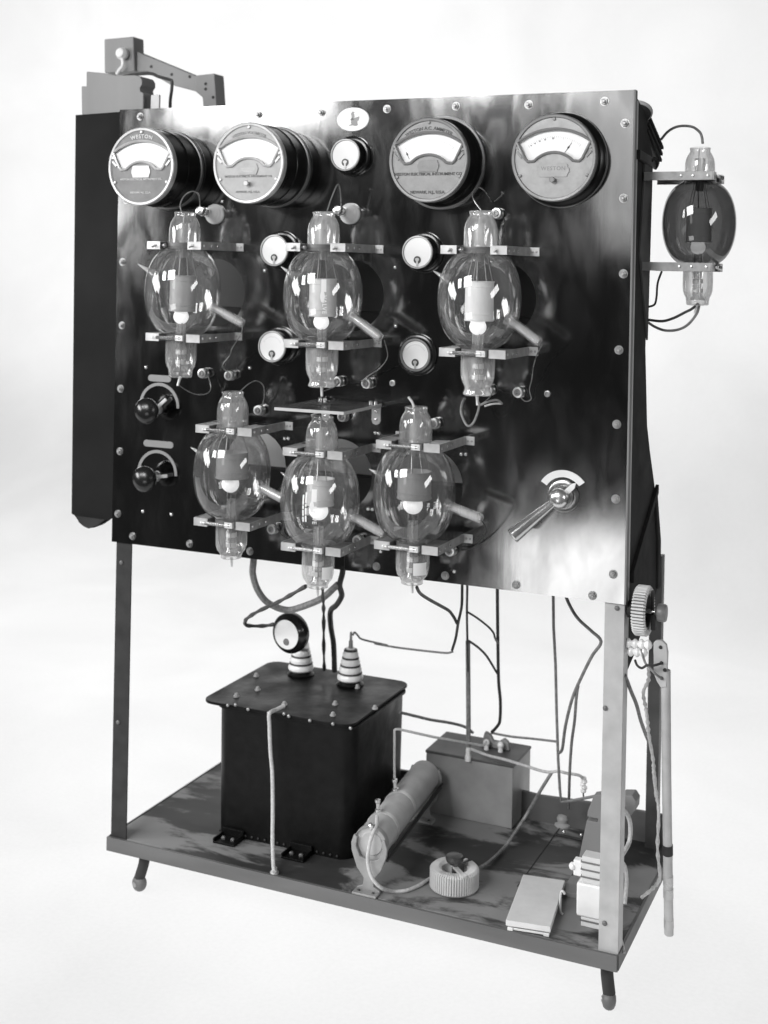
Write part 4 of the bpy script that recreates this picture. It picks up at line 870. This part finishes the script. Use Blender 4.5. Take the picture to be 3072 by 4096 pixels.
for p in [(0.2688,0.1220,0.4670),(0.2908,0.1220,0.4717),(0.3267,0.1220,0.4659),(0.3837,0.1220,0.4654),(0.4267,0.1220,0.4705),(0.4398,0.1220,0.4666),(0.4971,0.1220,0.4651),(0.5589,0.1220,0.4668),(0.6055,0.1220,0.4639)]:
    if fb is None:
        fb = obj('rim_bolt', roundscrew(.0045), M_steel, tk, local=True); fb.location = Vector(p)-wloc(tk)
    else: again('rim_bolt', fb, p, tk)
fb = None
for i in range(19):
    p = (.245+.018*i, .138, .146)
    if fb is None:
        fb = obj('rivet', roundscrew(.0032), M_frame, tk, local=True); fb.location = Vector(p)-wloc(tk)
    else: again('rivet', fb, p, tk)
for cx in (.285, .475):
    obj('foot', MB().box((cx-.030, .085, .1375), (cx+.03, .1385, .1425)).box((cx-.030, .128, .1425), (cx+.030, .1345, .160)).box((cx-.030, .085, .1425), (cx-.026, .128, .150)).box((cx+.026, .085, .1425), (cx+.03, .128, .150)), M_tank, tk, bevel=.001)
    for dx in (-.012, .014): obj('foot_bolt', MB().lathe([(.006, 0), (.006, .004), (.003, .007)], (cx+dx, .106, .1426), n=6), M_steel, tk)
def bushing(x, y, hgt, k):
    f = obj('bushing', MB().lathe([(.034, .4662), (.036, .469), (.030, .474), (.022, .480)], (x, y, 0), n=32), M_black, tk)
    pr = [(.0, .476), (.030, .478)]
    z = .480
    for i in range(4):
        r = .034-.0045*i; pr += [(r, z+.002), (r+.0005, z+.008), (r-.003, z+.0145), (r-.0055, z+.0165)]; z += .0195
    pr += [(.012, z), (.011, z+.004), (0, z+.004)]
    obj('porcelain', MB().lathe(pr, (x, y, 0), n=36), M_porc, f)
    zz = .480
    for i in range(4):
        r = .034-.0045*i; obj('groove_ring', MB().lathe([(r-.007, zz+.0135), (r-.0022, zz+.0158), (r-.0032, zz+.0195), (r-.008, zz+.0205)], (x, y, 0), n=36, caps=False), M_wire_dk, f); zz += .0195
    obj('terminal_rod', MB().lathe([(.006, z+.004), (.0055, z+.022), (.0038, z+.024), (.0035, z+.040), (.002, z+.046)], (x, y, 0), n=16), M_steel, f)
    return z+.046
z1 = bushing(.315, .425, 0, 0); z2 = bushing(.468, .410, 0, 1)
# meter carried on the left bushing
hm = thing('hanging_meter', 'small white dial meter in thick black case above the left tank bushing', 'meter', [(0.3625,0.2500,0.6230)][0])
hx, hy, hz = hm.location
obj('case', MB().lathe([(0, .034), (.046, .034), (.051, .026), (.051, .010), (.047, .004), (.041, 0), (.039, -.004), (.0375, -.004), (.037, 0), (0, 0)], (0,0,0), (.12, 1, 0), 56), M_ebonite, hm, local=True)
obj('dial', MB().lathe([(0, -.002), (.0372, -.002), (.0372, 0), (0, 0)], (0,0,0), (.12, 1, 0), 48), M_dial, hm, local=True)
obj('pointer_hub', MB().lathe([(.009, -.0022), (.008, -.004), (.002, -.0045)], (.0, 0, -.019), (.12, 1, 0), 24), M_rim, hm, local=True)
obj('stem', MB().tube([(.018, .03, -.040), (.02, .08, -.055), (.315-hx-.0, .425-hy, .58-hz)], .005, 8), M_steel, hm, local=True)
wire('earth_rod', [(0.4123,0.1500,0.4786),(0.4009,0.1280,0.4745),(0.3994,0.0980,0.4735),(0.4011,0.0960,0.4465),(0.4076,0.0920,0.3833),(0.4157,0.0880,0.3369),(0.4340,0.0600,0.2690),(0.4422,0.0460,0.2113)]+[(0.4534,0.0280,0.1835),(0.4630,0.0140,0.1560)]+[(0.4740,-0.0008,0.1470)], .0048, M_wire_lt, 'white rod bent over from a lid bolt down the front of the black tank', 'rod', 10)
er = thing('rod_clamp', 'small pale clamp at the bottom of the white rod', 'clamp', [(0.4674,0.0124,0.1370)][0])
obj('collar', MB().lathe([(.010, 0), (.010, .004), (.006, .006), (.006, .014)], n=16), M_bright, er, local=True)

# ------------------------------------------------------------------ grey metal box at the back
bxt = thing('metal_box', 'plain grey metal box with a darker top, at the back of the base board', 'box', (.77, .56, .137))
obj('body', MB().box((.655, .488, .1375), (.893, .638, .292)), M_box, bxt, bevel=.002)
obj('lid', MB().box((.653, .486, .2925), (.895, .640, .300)), M_box_top, bxt, bevel=.002)
obj('terminal_lump', MB().prism([(.775,.3005),(.855,.3005),(.850,.322),(.838,.330),(.822,.318),(.812,.314),(.800,.334),(.785,.340)], 'y', .575, .590), M_box, bxt, bevel=.003)
for cx in (.796, .835): obj('terminal', MB().ball((cx, .56, .318), .009, 14).lathe([(.007, .3005), (.006, .312)], (cx, .56, 0), n=14), M_porc, bxt)
sg = 'rods and wires between the panel and the base'
wire('support_rod', [(0.8275,0.3000,0.8243),(0.8284,0.3000,0.7819),(0.8107,0.3500,0.7116),(0.7881,0.4200,0.6199),(0.7701,0.4800,0.5246)], .0030, M_wire_dk, 'upper dark part of the straight conductor from the panel to the grey box', 'rod', group=sg)
wire('support_rod', [(0.7641,0.4900,0.5989),(0.7683,0.4900,0.4515),(0.7703,0.4900,0.3739),(0.7710,0.4900,0.3000)], .0062, M_wire_grey, 'straight grey conductor standing on the front of the grey box', 'rod', group=sg)
s0 = thing('rod_terminal', 'pale porcelain terminal at the foot of the straight conductor on the grey box', 'terminal', [(0.7727,0.4850,0.3039)][0])
obj('porcelain', MB().lathe([(.008, -.012), (.0085, 0), (.006, .008), (.007, .014), (.005, .022)], n=18), M_porc, s0, local=True)
wire('cable', [(0.8587,-0.1000,0.8761),(0.8424,-0.0400,0.8481),(0.8366,0.0200,0.8223),(0.8349,0.1000,0.7886),(0.8383,0.1500,0.7653),(0.8368,0.1900,0.7399),(0.8409,0.2000,0.7238)], .0038, M_wire_dk, 'dark cable falling from the foot of the lower right valve', 'cable', group=sg)
wire('cable', [(0.8519,0.2000,0.8369),(0.8518,0.2000,0.8057),(0.8514,0.2000,0.7660),(0.8436,0.2000,0.7259),(0.8308,0.2200,0.6837),(0.8110,0.2500,0.6445)], .0034, M_wire_dk, 'dark cable hanging under the panel that meets the wire of the right bushing', 'cable', group=sg)
wire('cable', [(0.8123,0.2500,0.6404),(0.7913,0.2700,0.6293),(0.7483,0.3000,0.6178),(0.6719,0.3400,0.6033),(0.6055,0.3700,0.5930),(0.5483,0.3850,0.5899)]+[(0.5804,0.3900,0.5886),(0.5065,0.4000,0.5910),(0.4905,0.4050,0.5975),(0.4791,0.4080,0.6041),(0.4737,0.4100,0.5958)], .0026, M_wire_grey, 'grey wire running from the right bushing of the tank', 'cable', group=sg)
wire('cable', [(0.8131,0.3500,0.7119),(0.8385,0.3500,0.7002),(0.8663,0.3500,0.6833),(0.8802,0.3500,0.6703),(0.8814,0.3600,0.6551),(0.8753,0.4000,0.6310)], .0026, M_wire_dk, 'upper short dark wire branching off the straight conductor', 'cable', group=sg)
wire('cable', [(0.7793,0.4500,0.6119),(0.8048,0.4500,0.5992),(0.8295,0.4500,0.5796),(0.8514,0.4550,0.5462),(0.8584,0.4600,0.5332)], .0030, M_wire_dk, 'lower short dark wire branching off the straight conductor', 'cable', group=sg)
wire('cable', [(0.8875,0.3500,0.8097),(0.8888,0.3500,0.7663),(0.8754,0.4000,0.6442),(0.8595,0.4600,0.5200),(0.8521,0.5000,0.4535),(0.8383,0.5400,0.3886),(0.8225,0.5600,0.3621),(0.8069,0.5700,0.3446)], .0042, M_wire_dk, 'dark rod from the panel bending down to the back of the grey box', 'cable', group=sg)
wire('cable', [(0.6319,0.3600,0.4329),(0.6508,0.4000,0.4159),(0.6832,0.4500,0.3940),(0.7165,0.5000,0.3759),(0.7440,0.5400,0.3570),(0.7581,0.5600,0.3379)], .0038, M_wire_grey, 'grey cable from the black tank to the grey box', 'cable', group=sg)
wire('cable', [(0.8049,0.5700,0.3423),(0.8589,0.5700,0.3412),(0.9263,0.5500,0.3528),(1.0308,0.4100,0.4082)], .0030, M_wire_grey, 'grey wire running right from the grey box terminals', 'cable', group=sg)
wire('bent_rod', [(0.6590,0.2700,0.2994),(0.6575,0.2700,0.3511),(0.6565,0.2700,0.4207),(0.6581,0.2700,0.4232),(0.6664,0.2750,0.4230),(0.7370,0.3300,0.3974),(0.7953,0.4000,0.3704),(0.8255,0.4400,0.3547),(0.8286,0.4450,0.3547),(0.8297,0.4600,0.3584)], .0032, M_wire_lt, 'thin pale rod from the resistor clamp, bent at a right angle toward the grey box', 'rod', smooth=False, group=sg)
wire('cable', [(0.7847,0.4700,0.3292),(0.8352,0.4600,0.3248),(0.8835,0.4600,0.3216),(0.9353,0.4600,0.3153),(0.9747,0.4600,0.3100),(1.0000,0.4600,0.3106),(1.0192,0.4600,0.3166),(1.0405,0.4600,0.3154),(1.0665,0.4700,0.3120),(1.0774,0.4800,0.3037)], .0036, M_wire_lt, 'pale wire crossing in front of the grey box to the beads on the right', 'cable', group=sg)
bs = thing('bead_string', 'short hanging string of pale insulating beads above the rear edge of the base', 'insulator', [(1.0744,0.5000,0.2766)][0])
bead = None
for k, p in enumerate([(1.0737,0.5000,0.2945),(1.0761,0.5000,0.2874),(1.0724,0.5000,0.2793),(1.0764,0.5000,0.2717),(1.0739,0.5000,0.2633)]):
    if bead is None:
        bead = obj('bead', MB().ball((0,0,0), .0075, 14, (1,1,.75)), M_porc, bs, local=True); bead.location = Vector(p)-wloc(bs)
    else: again('bead', bead, p, bs)
obj('tail', MB().tube([(1.0743,0.5000,0.2615),(1.0737,0.5000,0.2539),(1.0754,0.5000,0.2467)], .002), M_wire_dk, bs)
wire('bent_rod', [(1.0434,0.3000,0.8270),(1.0446,0.3000,0.7834),(1.0409,0.3200,0.7114),(1.0360,0.3600,0.6102),(1.0296,0.4000,0.4807),(1.0299,0.4200,0.3637),(1.0327,0.4300,0.2867),(1.0372,0.4300,0.2549),(1.0641,0.4200,0.2657),(1.1448,0.3800,0.3085)], .0036, M_wire_grey, 'long grey rod dropping from the panel and bent level near the right leg', 'rod', smooth=False, group=sg)
wire('cable', [(1.0930,0.2000,0.8436),(1.1097,0.2000,0.8044),(1.1314,0.2000,0.7729),(1.1615,0.2000,0.7495),(1.1861,0.2000,0.7273),(1.1661,0.2000,0.6923),(1.1374,0.2200,0.6350),(1.1091,0.2500,0.5738),(1.0804,0.3000,0.4909),(1.0568,0.3600,0.4121),(1.0351,0.4100,0.3820)], .0038, M_wire_grey, 'grey cable bowing out toward the right leg and back down', 'cable', group=sg)
wire('cable', [(1.1261,0.2350,0.6084),(1.1184,0.2500,0.5752),(1.1020,0.3000,0.5049),(1.0822,0.3500,0.4323),(1.0652,0.4000,0.3399),(1.0374,0.5000,0.2133)], .0036, M_wire_grey, 'short straight grey cable ending on the rear of the base board', 'cable', group=sg)
wire('cable', [(0.3475,0.1000,0.8670),(0.3463,0.1000,0.8364),(0.3338,0.1200,0.8017),(0.3349,0.1400,0.7608),(0.3474,0.1600,0.7276),(0.3675,0.1800,0.7087),(0.3914,0.2000,0.6995),(0.4217,0.2000,0.7090),(0.4666,0.2000,0.7296),(0.4924,0.2000,0.7461),(0.5143,0.2000,0.7671),(0.5288,0.2000,0.7805)], .0085, M_wire_grey, 'thick grey cable sagging between two points under the panel', 'cable', group=sg)
wire('cable', [(0.5415,0.2000,0.8417),(0.5393,0.2000,0.8089),(0.5325,0.2000,0.7792),(0.5291,0.2200,0.7494),(0.4974,0.2600,0.7130),(0.4602,0.3000,0.6820),(0.4433,0.3400,0.6286),(0.4322,0.3800,0.5748),(0.4173,0.4200,0.4908)], .0072, M_wire_dk, 'thick black cable dropping from the panel to the tank lid', 'cable', group=sg)
wire('cable', [(0.5847,0.0000,0.8189),(0.5137,0.1500,0.7434),(0.4659,0.2500,0.6808),(0.4133,0.3600,0.5774),(0.3820,0.4300,0.4866)], .0042, M_wire_dk, 'twisted black cord straight down to the tank lid from the middle lower valve', 'cord', group=sg, r_fn=lambda t: 1+.35*sin(t*95))
wire('cable', [(0.5923,-0.1000,0.8476),(0.4995,0.0000,0.7932),(0.4211,0.0800,0.7481),(0.3399,0.1400,0.7045),(0.2870,0.1800,0.6715),(0.2688,0.2000,0.6541),(0.2647,0.2200,0.6401),(0.3009,0.2400,0.6388),(0.3268,0.2500,0.6442)], .0046, M_wire_dk, 'black cable looping left from the middle lower valve to the small hanging meter', 'cable', group=sg, r_fn=lambda t: 1+.2*sin(t*60))

# ------------------------------------------------------------------ tubular resistor
rs = thing('tube_resistor', 'pale ceramic tube resistor lying on iron end brackets in front of the tank', 'resistor', (.70, .1, .137))
A = Vector((.703, .035, .243)); B_ = Vector((.672, .44, .253)); ax = (B_-A)
obj('ceramic_tube', MB().lathe([(.0, 0), (.026, 0), (.028, .002), (.0385, .002), (.0385, ax.length), (.0, ax.length)], A, ax, 48), M_ceramic, rs)
u, v, dn = basis(ax)
for frac, l in ((.20, 'clamp_band'), (.50, 'clamp_band')):
    cb = obj('clamp_band', MB().lathe([(.0388, -.006), (.0402, -.006), (.0402, .006), (.0388, .006)], A+ax*frac, ax, 48, caps=False), M_strip, rs)
    top = A+ax*frac+Vector((-.012, 0, .038))
    obj('clamp_terminal', MB().lathe([(.008, 0), (.008, .006), (.005, .008), (.005, .020), (.007, .022), (.007, .028), (.002, .030)], top, (-.1, 0, 1), 14), M_nickel, cb)
for e, yy in ((A, -.006), (B_, .006)):
    # waisted cast bracket: ring head, narrow neck, spread foot
    cx = e.x; cy = e.y+yy; z0 = .1375; zc = e.z
    pl = [(cx-.030, z0), (cx+.030, z0), (cx+.028, z0+.008), (cx+.014, z0+.014), (cx+.012, z0+.030), (cx+.030, z0+.052), (cx+.0435, zc-.018), (cx+.045, zc), (cx+.038, zc+.020), (cx+.030, zc+.014), (cx+.033, zc-.006), (cx+.022, zc-.028), (cx, zc-.034), (cx-.022, zc-.028), (cx-.033, zc-.006), (cx-.030, zc+.014), (cx-.038, zc+.020), (cx-.045, zc), (cx-.0435, zc-.018), (cx-.030, z0+.052), (cx-.012, z0+.030), (cx-.014, z0+.014), (cx-.028, z0+.008)]
    br = obj('end_bracket', MB().prism(pl, 'y', cy-.006, cy+.002).box((cx-.030, cy-.030, z0), (cx+.030, cy-.006, z0+.006)), M_iron, rs, bevel=.002)
    for dx in (-.018, .018): obj('foot_screw', MB().lathe([(.004, 0), (.003, .002), (.001, .003)], (cx+dx, cy-.018, z0+.0062), n=12), M_raised_dk, br)
obj('end_cap', MB().lathe([(.039, -.003), (.041, 0), (.041, .010), (.039, .010)], A, ax, 40, caps=False), M_iron, rs)
obj('tie_rod', MB().tube([A+Vector((.040, 0, -.030)), B_+Vector((.040, .01, -.030))], .0038, 8, smooth=False), M_wire_dk, rs)
obj('tie_rod', MB().tube([A+Vector((.044, 0, -.018)), B_+Vector((.044, .01, -.018))], .0030, 8, smooth=False), M_hole, rs)
obj('end_terminal', MB().lathe([(.006, 0), (.006, .01), (.004, .012)], A+Vector((0, 0, .036)), (0, -.3, 1), 12), M_nickel, rs)
wire('cord', [(0.7056,0.0600,0.2973),(0.7130,0.0400,0.2838),(0.7110,0.0200,0.2672),(0.7086,0.0100,0.2434),(0.7088,0.0050,0.2182),(0.7199,0.0000,0.1885),(0.7405,0.0050,0.1652)]+[(0.7557,0.0434,0.1420),(0.7818,0.0610,0.1420),(0.7977,0.0945,0.1420),(0.8065,0.1282,0.1420),(0.8103,0.1450,0.1420)], .0042, M_wire_lt, 'pale cord drooping from the tube resistor to the ring rheostat', 'cord', 9)
# ------------------------------------------------------------------ ring rheostat on the base
def rheostat(label, c, Rm, nwrap, gap0, gap1, height, name='ring_rheostat'):
    t = thing(name, label, 'rheostat', c)
    def ringpts(a): return Vector((cos(a), sin(a), 0))
    r0, r1 = .034, .053
    core = []
    N = 60
    for i in range(N+1):
        a = radians(gap0+(gap1-gap0)*i/N); d = ringpts(a)
        core.append([d*r0+Vector((0,0,.004)), d*r1+Vector((0,0,.004)), d*r1+Vector((0,0,height)), d*r0+Vector((0,0,height))])
    obj('former', MB().rings(core), M_box_top, t, local=True)
    wd = MB()
    for i in range(nwrap):
        a = radians(gap0+3+(gap1-gap0-6)*i/(nwrap-1)); d = ringpts(a)
        e = .0016
        q = [d*(r0-e)+Vector((0,0,.004)), d*(r0-e)+Vector((0,0,height-.002)), d*(r0+.003)+Vector((0,0,height+e)), d*(r1-.003)+Vector((0,0,height+e)), d*(r1+e)+Vector((0,0,height-.002)), d*(r1+e)+Vector((0,0,.004))]
        wd.tube(q, .0026, 6, smooth=False)
    w_ = obj('winding', wd, M_coil, t, local=True); w_['kind'] = 'stuff'
    obj('base_ring', MB().lathe([(0, 0), (.054, 0), (.056, .002), (.055, .005), (0, .005)], n=48), M_box, t, local=True)
    obj('knob', MB().lathe([(.006, .005), (.006, height+.006), (.014, height+.010), (.020, height+.016), (.021, height+.022), (.019, height+.028), (.010, height+.031), (0, height+.0315)], n=36), mat('brown_knob', .05, .35, 0, .5, 60, .3), t, local=True)
    obj('contact_arm', MB().obox((.020, -.020, height+.002), (.020, -.020, 0), (.004, .004, 0), (0, 0, .0025)).obox((.004, .020, height+.004), (.010, .025, 0), (.003, -.001, 0), (0, 0, .0015)), M_bright, t, local=True, bevel=.0008)
    return t
rheostat('pale wire wound ring rheostat with a dark mushroom knob, lying on the base board', (.870, .135, .1375), 0, 50, 112, 420, .044)
wire('cord', [(1.0000,0.4600,0.3095)]+[(1.0013,0.4600,0.3077),(0.9809,0.4400,0.2688),(0.9636,0.3800,0.2265)]+[(0.9181,0.3645,0.1500),(0.9103,0.2636,0.1500),(0.8984,0.2172,0.1500)], .0042, M_wire_grey, 'thin cord running from the crossing wire down to the ring rheostat', 'cord', 8)
# ------------------------------------------------------------------ card box
cb = thing('card_box', 'flat white box on pale feet near the right front of the base board', 'box', (1.09, .12, .137))
q = Matrix.Rotation(radians(-4), 4, 'Z')
def rot_about(mb, c, a):
    return mb.xf(Matrix.Translation(c) @ Matrix.Rotation(a, 4, 'Z') @ Matrix.Translation((-c[0], -c[1], -c[2])))
cc = (1.073, .113, .14); an = radians(8)
obj('cover', rot_about(MB().box((1.0245, .002, .1485), (1.1215, .224, .161)), cc, an), M_card, cb, bevel=.0015)
obj('body', rot_about(MB().box((1.030, .012, .1450), (1.116, .214, .1484)), cc, an), M_rim, cb)
for yy in (.004, .200): obj('foot', rot_about(MB().box((1.028, yy, .1376), (1.040, yy+.014, .1449)).box((1.106, yy, .1376), (1.118, yy+.014, .1449)).box((1.040, yy+.003, .139), (1.106, yy+.010, .1440)), cc, an), M_white, cb, bevel=.001)
# ------------------------------------------------------------------ porcelain holder behind right leg
ph = thing('porcelain_holder', 'white porcelain holder with ribbed grips, standing half hidden behind the right front leg', 'fuse holder', (1.20, .1, .137))
obj('body', MB().box((1.170, .085, .158), (1.236, .125, .232)), M_porc, ph, bevel=.006)
for z0, z1, nm in ((.1376, .158, 'grip'), (.232, .290, 'grip')):
    g_ = obj(nm, MB().box((1.181, .088, z0), (1.232, .122, z1)), M_card, ph, bevel=.002)
    k = z0+.012
    while k < z1-.003:
        obj('rib', MB().box((1.179, .086, k), (1.234, .124, k+.003)), M_rim, g_); k += .016
obj('lug', MB().box((1.160, .095, .24), (1.180, .115, .275)).ball((1.158, .10, .258), .009, 12), M_porc, ph, bevel=.003)
cu_ = thing('upright_board', 'pale wooden upright with a notch, behind the right front leg', 'board', (1.17, .3, .137))
obj('board', MB().prism([(1.112,.1376),(1.19,.1376),(1.205,.36),(1.155,.345),(1.141,.305),(1.140,.292),(1.165,.292),(1.165,.284),(1.139,.284),(1.130,.235)], 'y', .285, .31), M_grey, cu_, bevel=.002)
obj('plinth', MB().box((1.105, .20, .1376), (1.20, .284, .150)), M_grey, cu_, bevel=.002)
sm1 = thing('metal_bar', 'short metal bar with screws lying across the base board near the back', 'bar', (1.1, .42, .137))
bp_ = [(1.0023,0.4978,0.1420),(1.0858,0.4957,0.1420)]
obj('bar', MB().cyl(bp_[0], bp_[1], .0035, n=8), M_frame, sm1)
for p in [(1.0254,0.5007,0.1500),(1.0695,0.5027,0.1500)]: obj('screw', MB().ball(p, .005, 10), M_nickel, sm1)
kn = thing('bell_terminal', 'round pale terminal at the rear of the base board, right of the grey box', 'terminal', [(1.0033,0.5679,0.1370)][0])
obj('dome', MB().lathe([(.020, 0), (.020, .004), (.012, .008), (.015, .018), (.012, .026), (.003, .029)], n=24), M_ceramic, kn, local=True)
kq = thing('hook_clip', 'small pale hook standing beside the white box', 'hook', [(1.1327,0.1203,0.1370)][0])
obj('hook', MB().tube([(0,0,.001), (-.006, 0, .004), (-.007, .0, .02), (-.006, .0, .045), (-.002, .0, .052), (.003, 0, .046)], .0028, 8), M_bright, kq, local=True)

# ------------------------------------------------------------------ things on the right side
sr = thing('side_rheostat', 'pale ribbed rheostat ring standing on edge on the right side, with a grey knob', 'rheostat', (W+.033, .03, .853))
wd = MB(); N = 46; Rr = .0500
for i in range(N):
    a = 2*pi*i/N; d = Vector((0, cos(a), sin(a)))
    q = [d*(Rr-.012)+Vector((.0115,0,0)), d*(Rr-.002)+Vector((.0130,0,0)), d*Rr+Vector((.011,0,0)), d*Rr+Vector((-.011,0,0)), d*(Rr-.002)+Vector((-.0130,0,0)), d*(Rr-.012)+Vector((-.0115,0,0))]
    wd.tube(q, .0024, 6, smooth=False)
w_ = obj('winding', wd, M_coil, sr, local=True); w_['kind'] = 'stuff'
obj('former', MB().lathe([(.033, -.0115), (.0490, -.0115), (.0490, .0115), (.033, .0115)], (0,0,0), (1,0,0), 56, caps=False).lathe([(.033, .0115), (.033, -.0115)], (0,0,0), (1,0,0), 56, caps=False), M_box_top, sr, local=True)
obj('back_disc', MB().lathe([(0, -.030), (.018, -.030), (.018, -.014), (.032, -.012), (.032, .002), (0, .002)], (0,0,0), (1,0,0), 40), M_frame, sr, local=True)
obj('shaft', MB().cyl((-.0, 0, 0), (.040, 0, 0), .005, n=14), M_nickel, sr, local=True)
obj('knob', MB().lathe([(.008, .026), (.011, .030), (.0175, .032), (.0185, .036), (.0185, .046), (.0165, .049), (0, .0495)], (0,0,0), (1,0,0), 32), M_rim, sr, local=True)
obj('contact_arm', MB().obox((.020, .0, .018), (.003, 0, 0), (0, .004, 0), (0, 0, .026)).obox((.024, -.005, -.02), (.005, 0, 0), (0, .006, 0), (0, 0, .016)), M_frame, sr, local=True, bevel=.001)
gi = 'ribbed insulators beside the side rheostat'
iso = None
for p, l in zip([(1.3077,0.0300,0.7818),(1.2985,0.0300,0.7645)], ('upper small ribbed white insulator under the side rheostat', 'lower small ribbed white insulator under the side rheostat')):
    if iso is None:
        iso = thing('side_insulator', l, 'insulator', p, 0, gi)
        pr = [(0, -.028)]
        for k in range(4): pr += [(.006+.0005*k, -.027+.014*k), (.0105, -.022+.014*k), (.0105, -.019+.014*k), (.006, -.0145+.014*k)]
        pr += [(0, .030)]
        obj('porcelain', MB().lathe(pr, (0,0,0), (1, 0, .05), 20), M_porc, iso, local=True)
    else: copy_thing(iso, p, l)
rod = thing('hanging_rod', 'long pale grey rod hanging down outside the right side of the rack', 'rod', (1.36, .05, .70))
RP = [Vector((1.366, .030, .735)), Vector((1.366, .060, .50)), Vector((1.366, .118, .148))]
obj('rod', MB().tube(RP, .0100, 16, smooth=False), M_frame_light, rod)
for f, rr, m in ((.42, .0112, M_frame), (.62, .0108, M_rim_light), (.70, .0108, M_rim_light), (.90, .0105, M_rim_light)):
    p = RP[1].lerp(RP[2], f); d = (RP[2]-RP[1]).normalized()
    obj('band', MB().cyl(p, p+d*.022, rr, n=20), m, rod)
pt = [(1.3407,0.0300,0.7902),(1.3457,0.0300,0.7963),(1.3581,0.0300,0.7984),(1.3676,0.0300,0.7903),(1.3710,0.0300,0.7744),(1.3695,0.0350,0.7025),(1.3578,0.0350,0.6996),(1.3494,0.0350,0.7113),(1.3424,0.0330,0.7273)]
obj('head_plate', MB().prism([(p[0], p[2]) for p in pt], 'y', .022, .032), M_frame_light, rod, bevel=.002)
hp = None
for p in [(1.3561,0.0210,0.7836),(1.3586,0.0210,0.7516),(1.3658,0.0210,0.7382),(1.3592,0.0210,0.7202)]:
    obj('hole_rivet', MB().lathe([(.004, 0), (.003, -.0008)], p, (0,1,0), 12), M_ink, rod)
wire('lead_wire', [(1.3599,0.0180,0.7526),(1.3478,0.0000,0.7507),(1.3339,0.0000,0.7492),(1.3201,0.0100,0.7387),(1.3084,0.0200,0.7402),(1.3017,0.0300,0.7472)], .0026, M_wire_dk, 'dark lead from the plate of the hanging rod to the lower small insulator', group='leads at the hanging rod')
wire('lead_wire', [(1.3605,0.0180,0.7205),(1.3517,0.0000,0.7331),(1.3386,0.0000,0.7452),(1.3269,0.0100,0.7513),(1.3149,0.0250,0.7727)], .0026, M_wire_grey, 'grey lead from the plate of the hanging rod to the upper small insulator', group='leads at the hanging rod')
wire('braided_cord', [(1.3299,0.0300,0.7358),(1.3241,0.0600,0.7005),(1.3095,0.0800,0.6664),(1.3107,0.1000,0.6293),(1.3148,0.1000,0.6033),(1.3149,0.1200,0.5606),(1.3182,0.1500,0.5024),(1.3193,0.1600,0.4622),(1.3215,0.1800,0.4085)]+[(1.3094,0.2000,0.4630),(1.3165,0.2000,0.4095),(1.3227,0.2000,0.3697),(1.3216,0.2000,0.2875),(1.3277,0.2000,0.2259),(1.3090,0.2200,0.1901),(1.2803,0.2400,0.1546)], .0036, M_wire_lt, 'pale twisted cord trailing down the right side to the base board', 'cord', 8, r_fn=lambda t: 1+.35*sin(t*210))
wire('cable', [(1.2832,0.0200,0.7158),(1.2856,0.0400,0.6934),(1.2887,0.0600,0.6691),(1.2912,0.1000,0.6311),(1.2916,0.1400,0.5872),(1.2929,0.1800,0.5477),(1.2942,0.2200,0.5124)], .0042, M_wire_grey, 'grey cable slanting from the right leg toward the rear leg', 'cable')
wire('cable', [(1.2611,0.1000,0.4037),(1.2689,0.1200,0.3870),(1.2735,0.1400,0.3560),(1.2723,0.1400,0.3180),(1.2658,0.1000,0.3032)], .0050, M_wire_lt, 'upper pale cable bowed out behind the right front leg', 'cable', group='pale cables behind the right leg')
wire('cable', [(1.2633,0.1000,0.2921),(1.2685,0.1200,0.2688),(1.2722,0.1200,0.2427),(1.2734,0.1100,0.2205),(1.2740,0.1000,0.1996)], .0045, M_wire_lt, 'lower pale cable bowed out behind the right front leg', 'cable', group='pale cables behind the right leg')
wire('cable', [(1.2729,0.0600,0.1526),(1.2808,0.0500,0.1407),(1.2883,0.0400,0.1262)], .0034, M_wire_lt, 'short pale wire end at the foot of the right front leg', 'wire')
wd_ = thing('wooden_block', 'small grey wooden block beside the rear leg on the base board', 'block', (1.2, .45, .137))
obj('block', MB().prism([(1.1956,0.3152),(1.2223,0.3195),(1.2314,0.3070),(1.2303,0.2862),(1.2173,0.2690),(1.1965,0.2651)], 'y', .385, .43), M_grey, wd_, bevel=.003)
obj('leg', MB().box((1.150, .39, .1376), (1.19, .425, .25)), M_grey, wd_, bevel=.002)
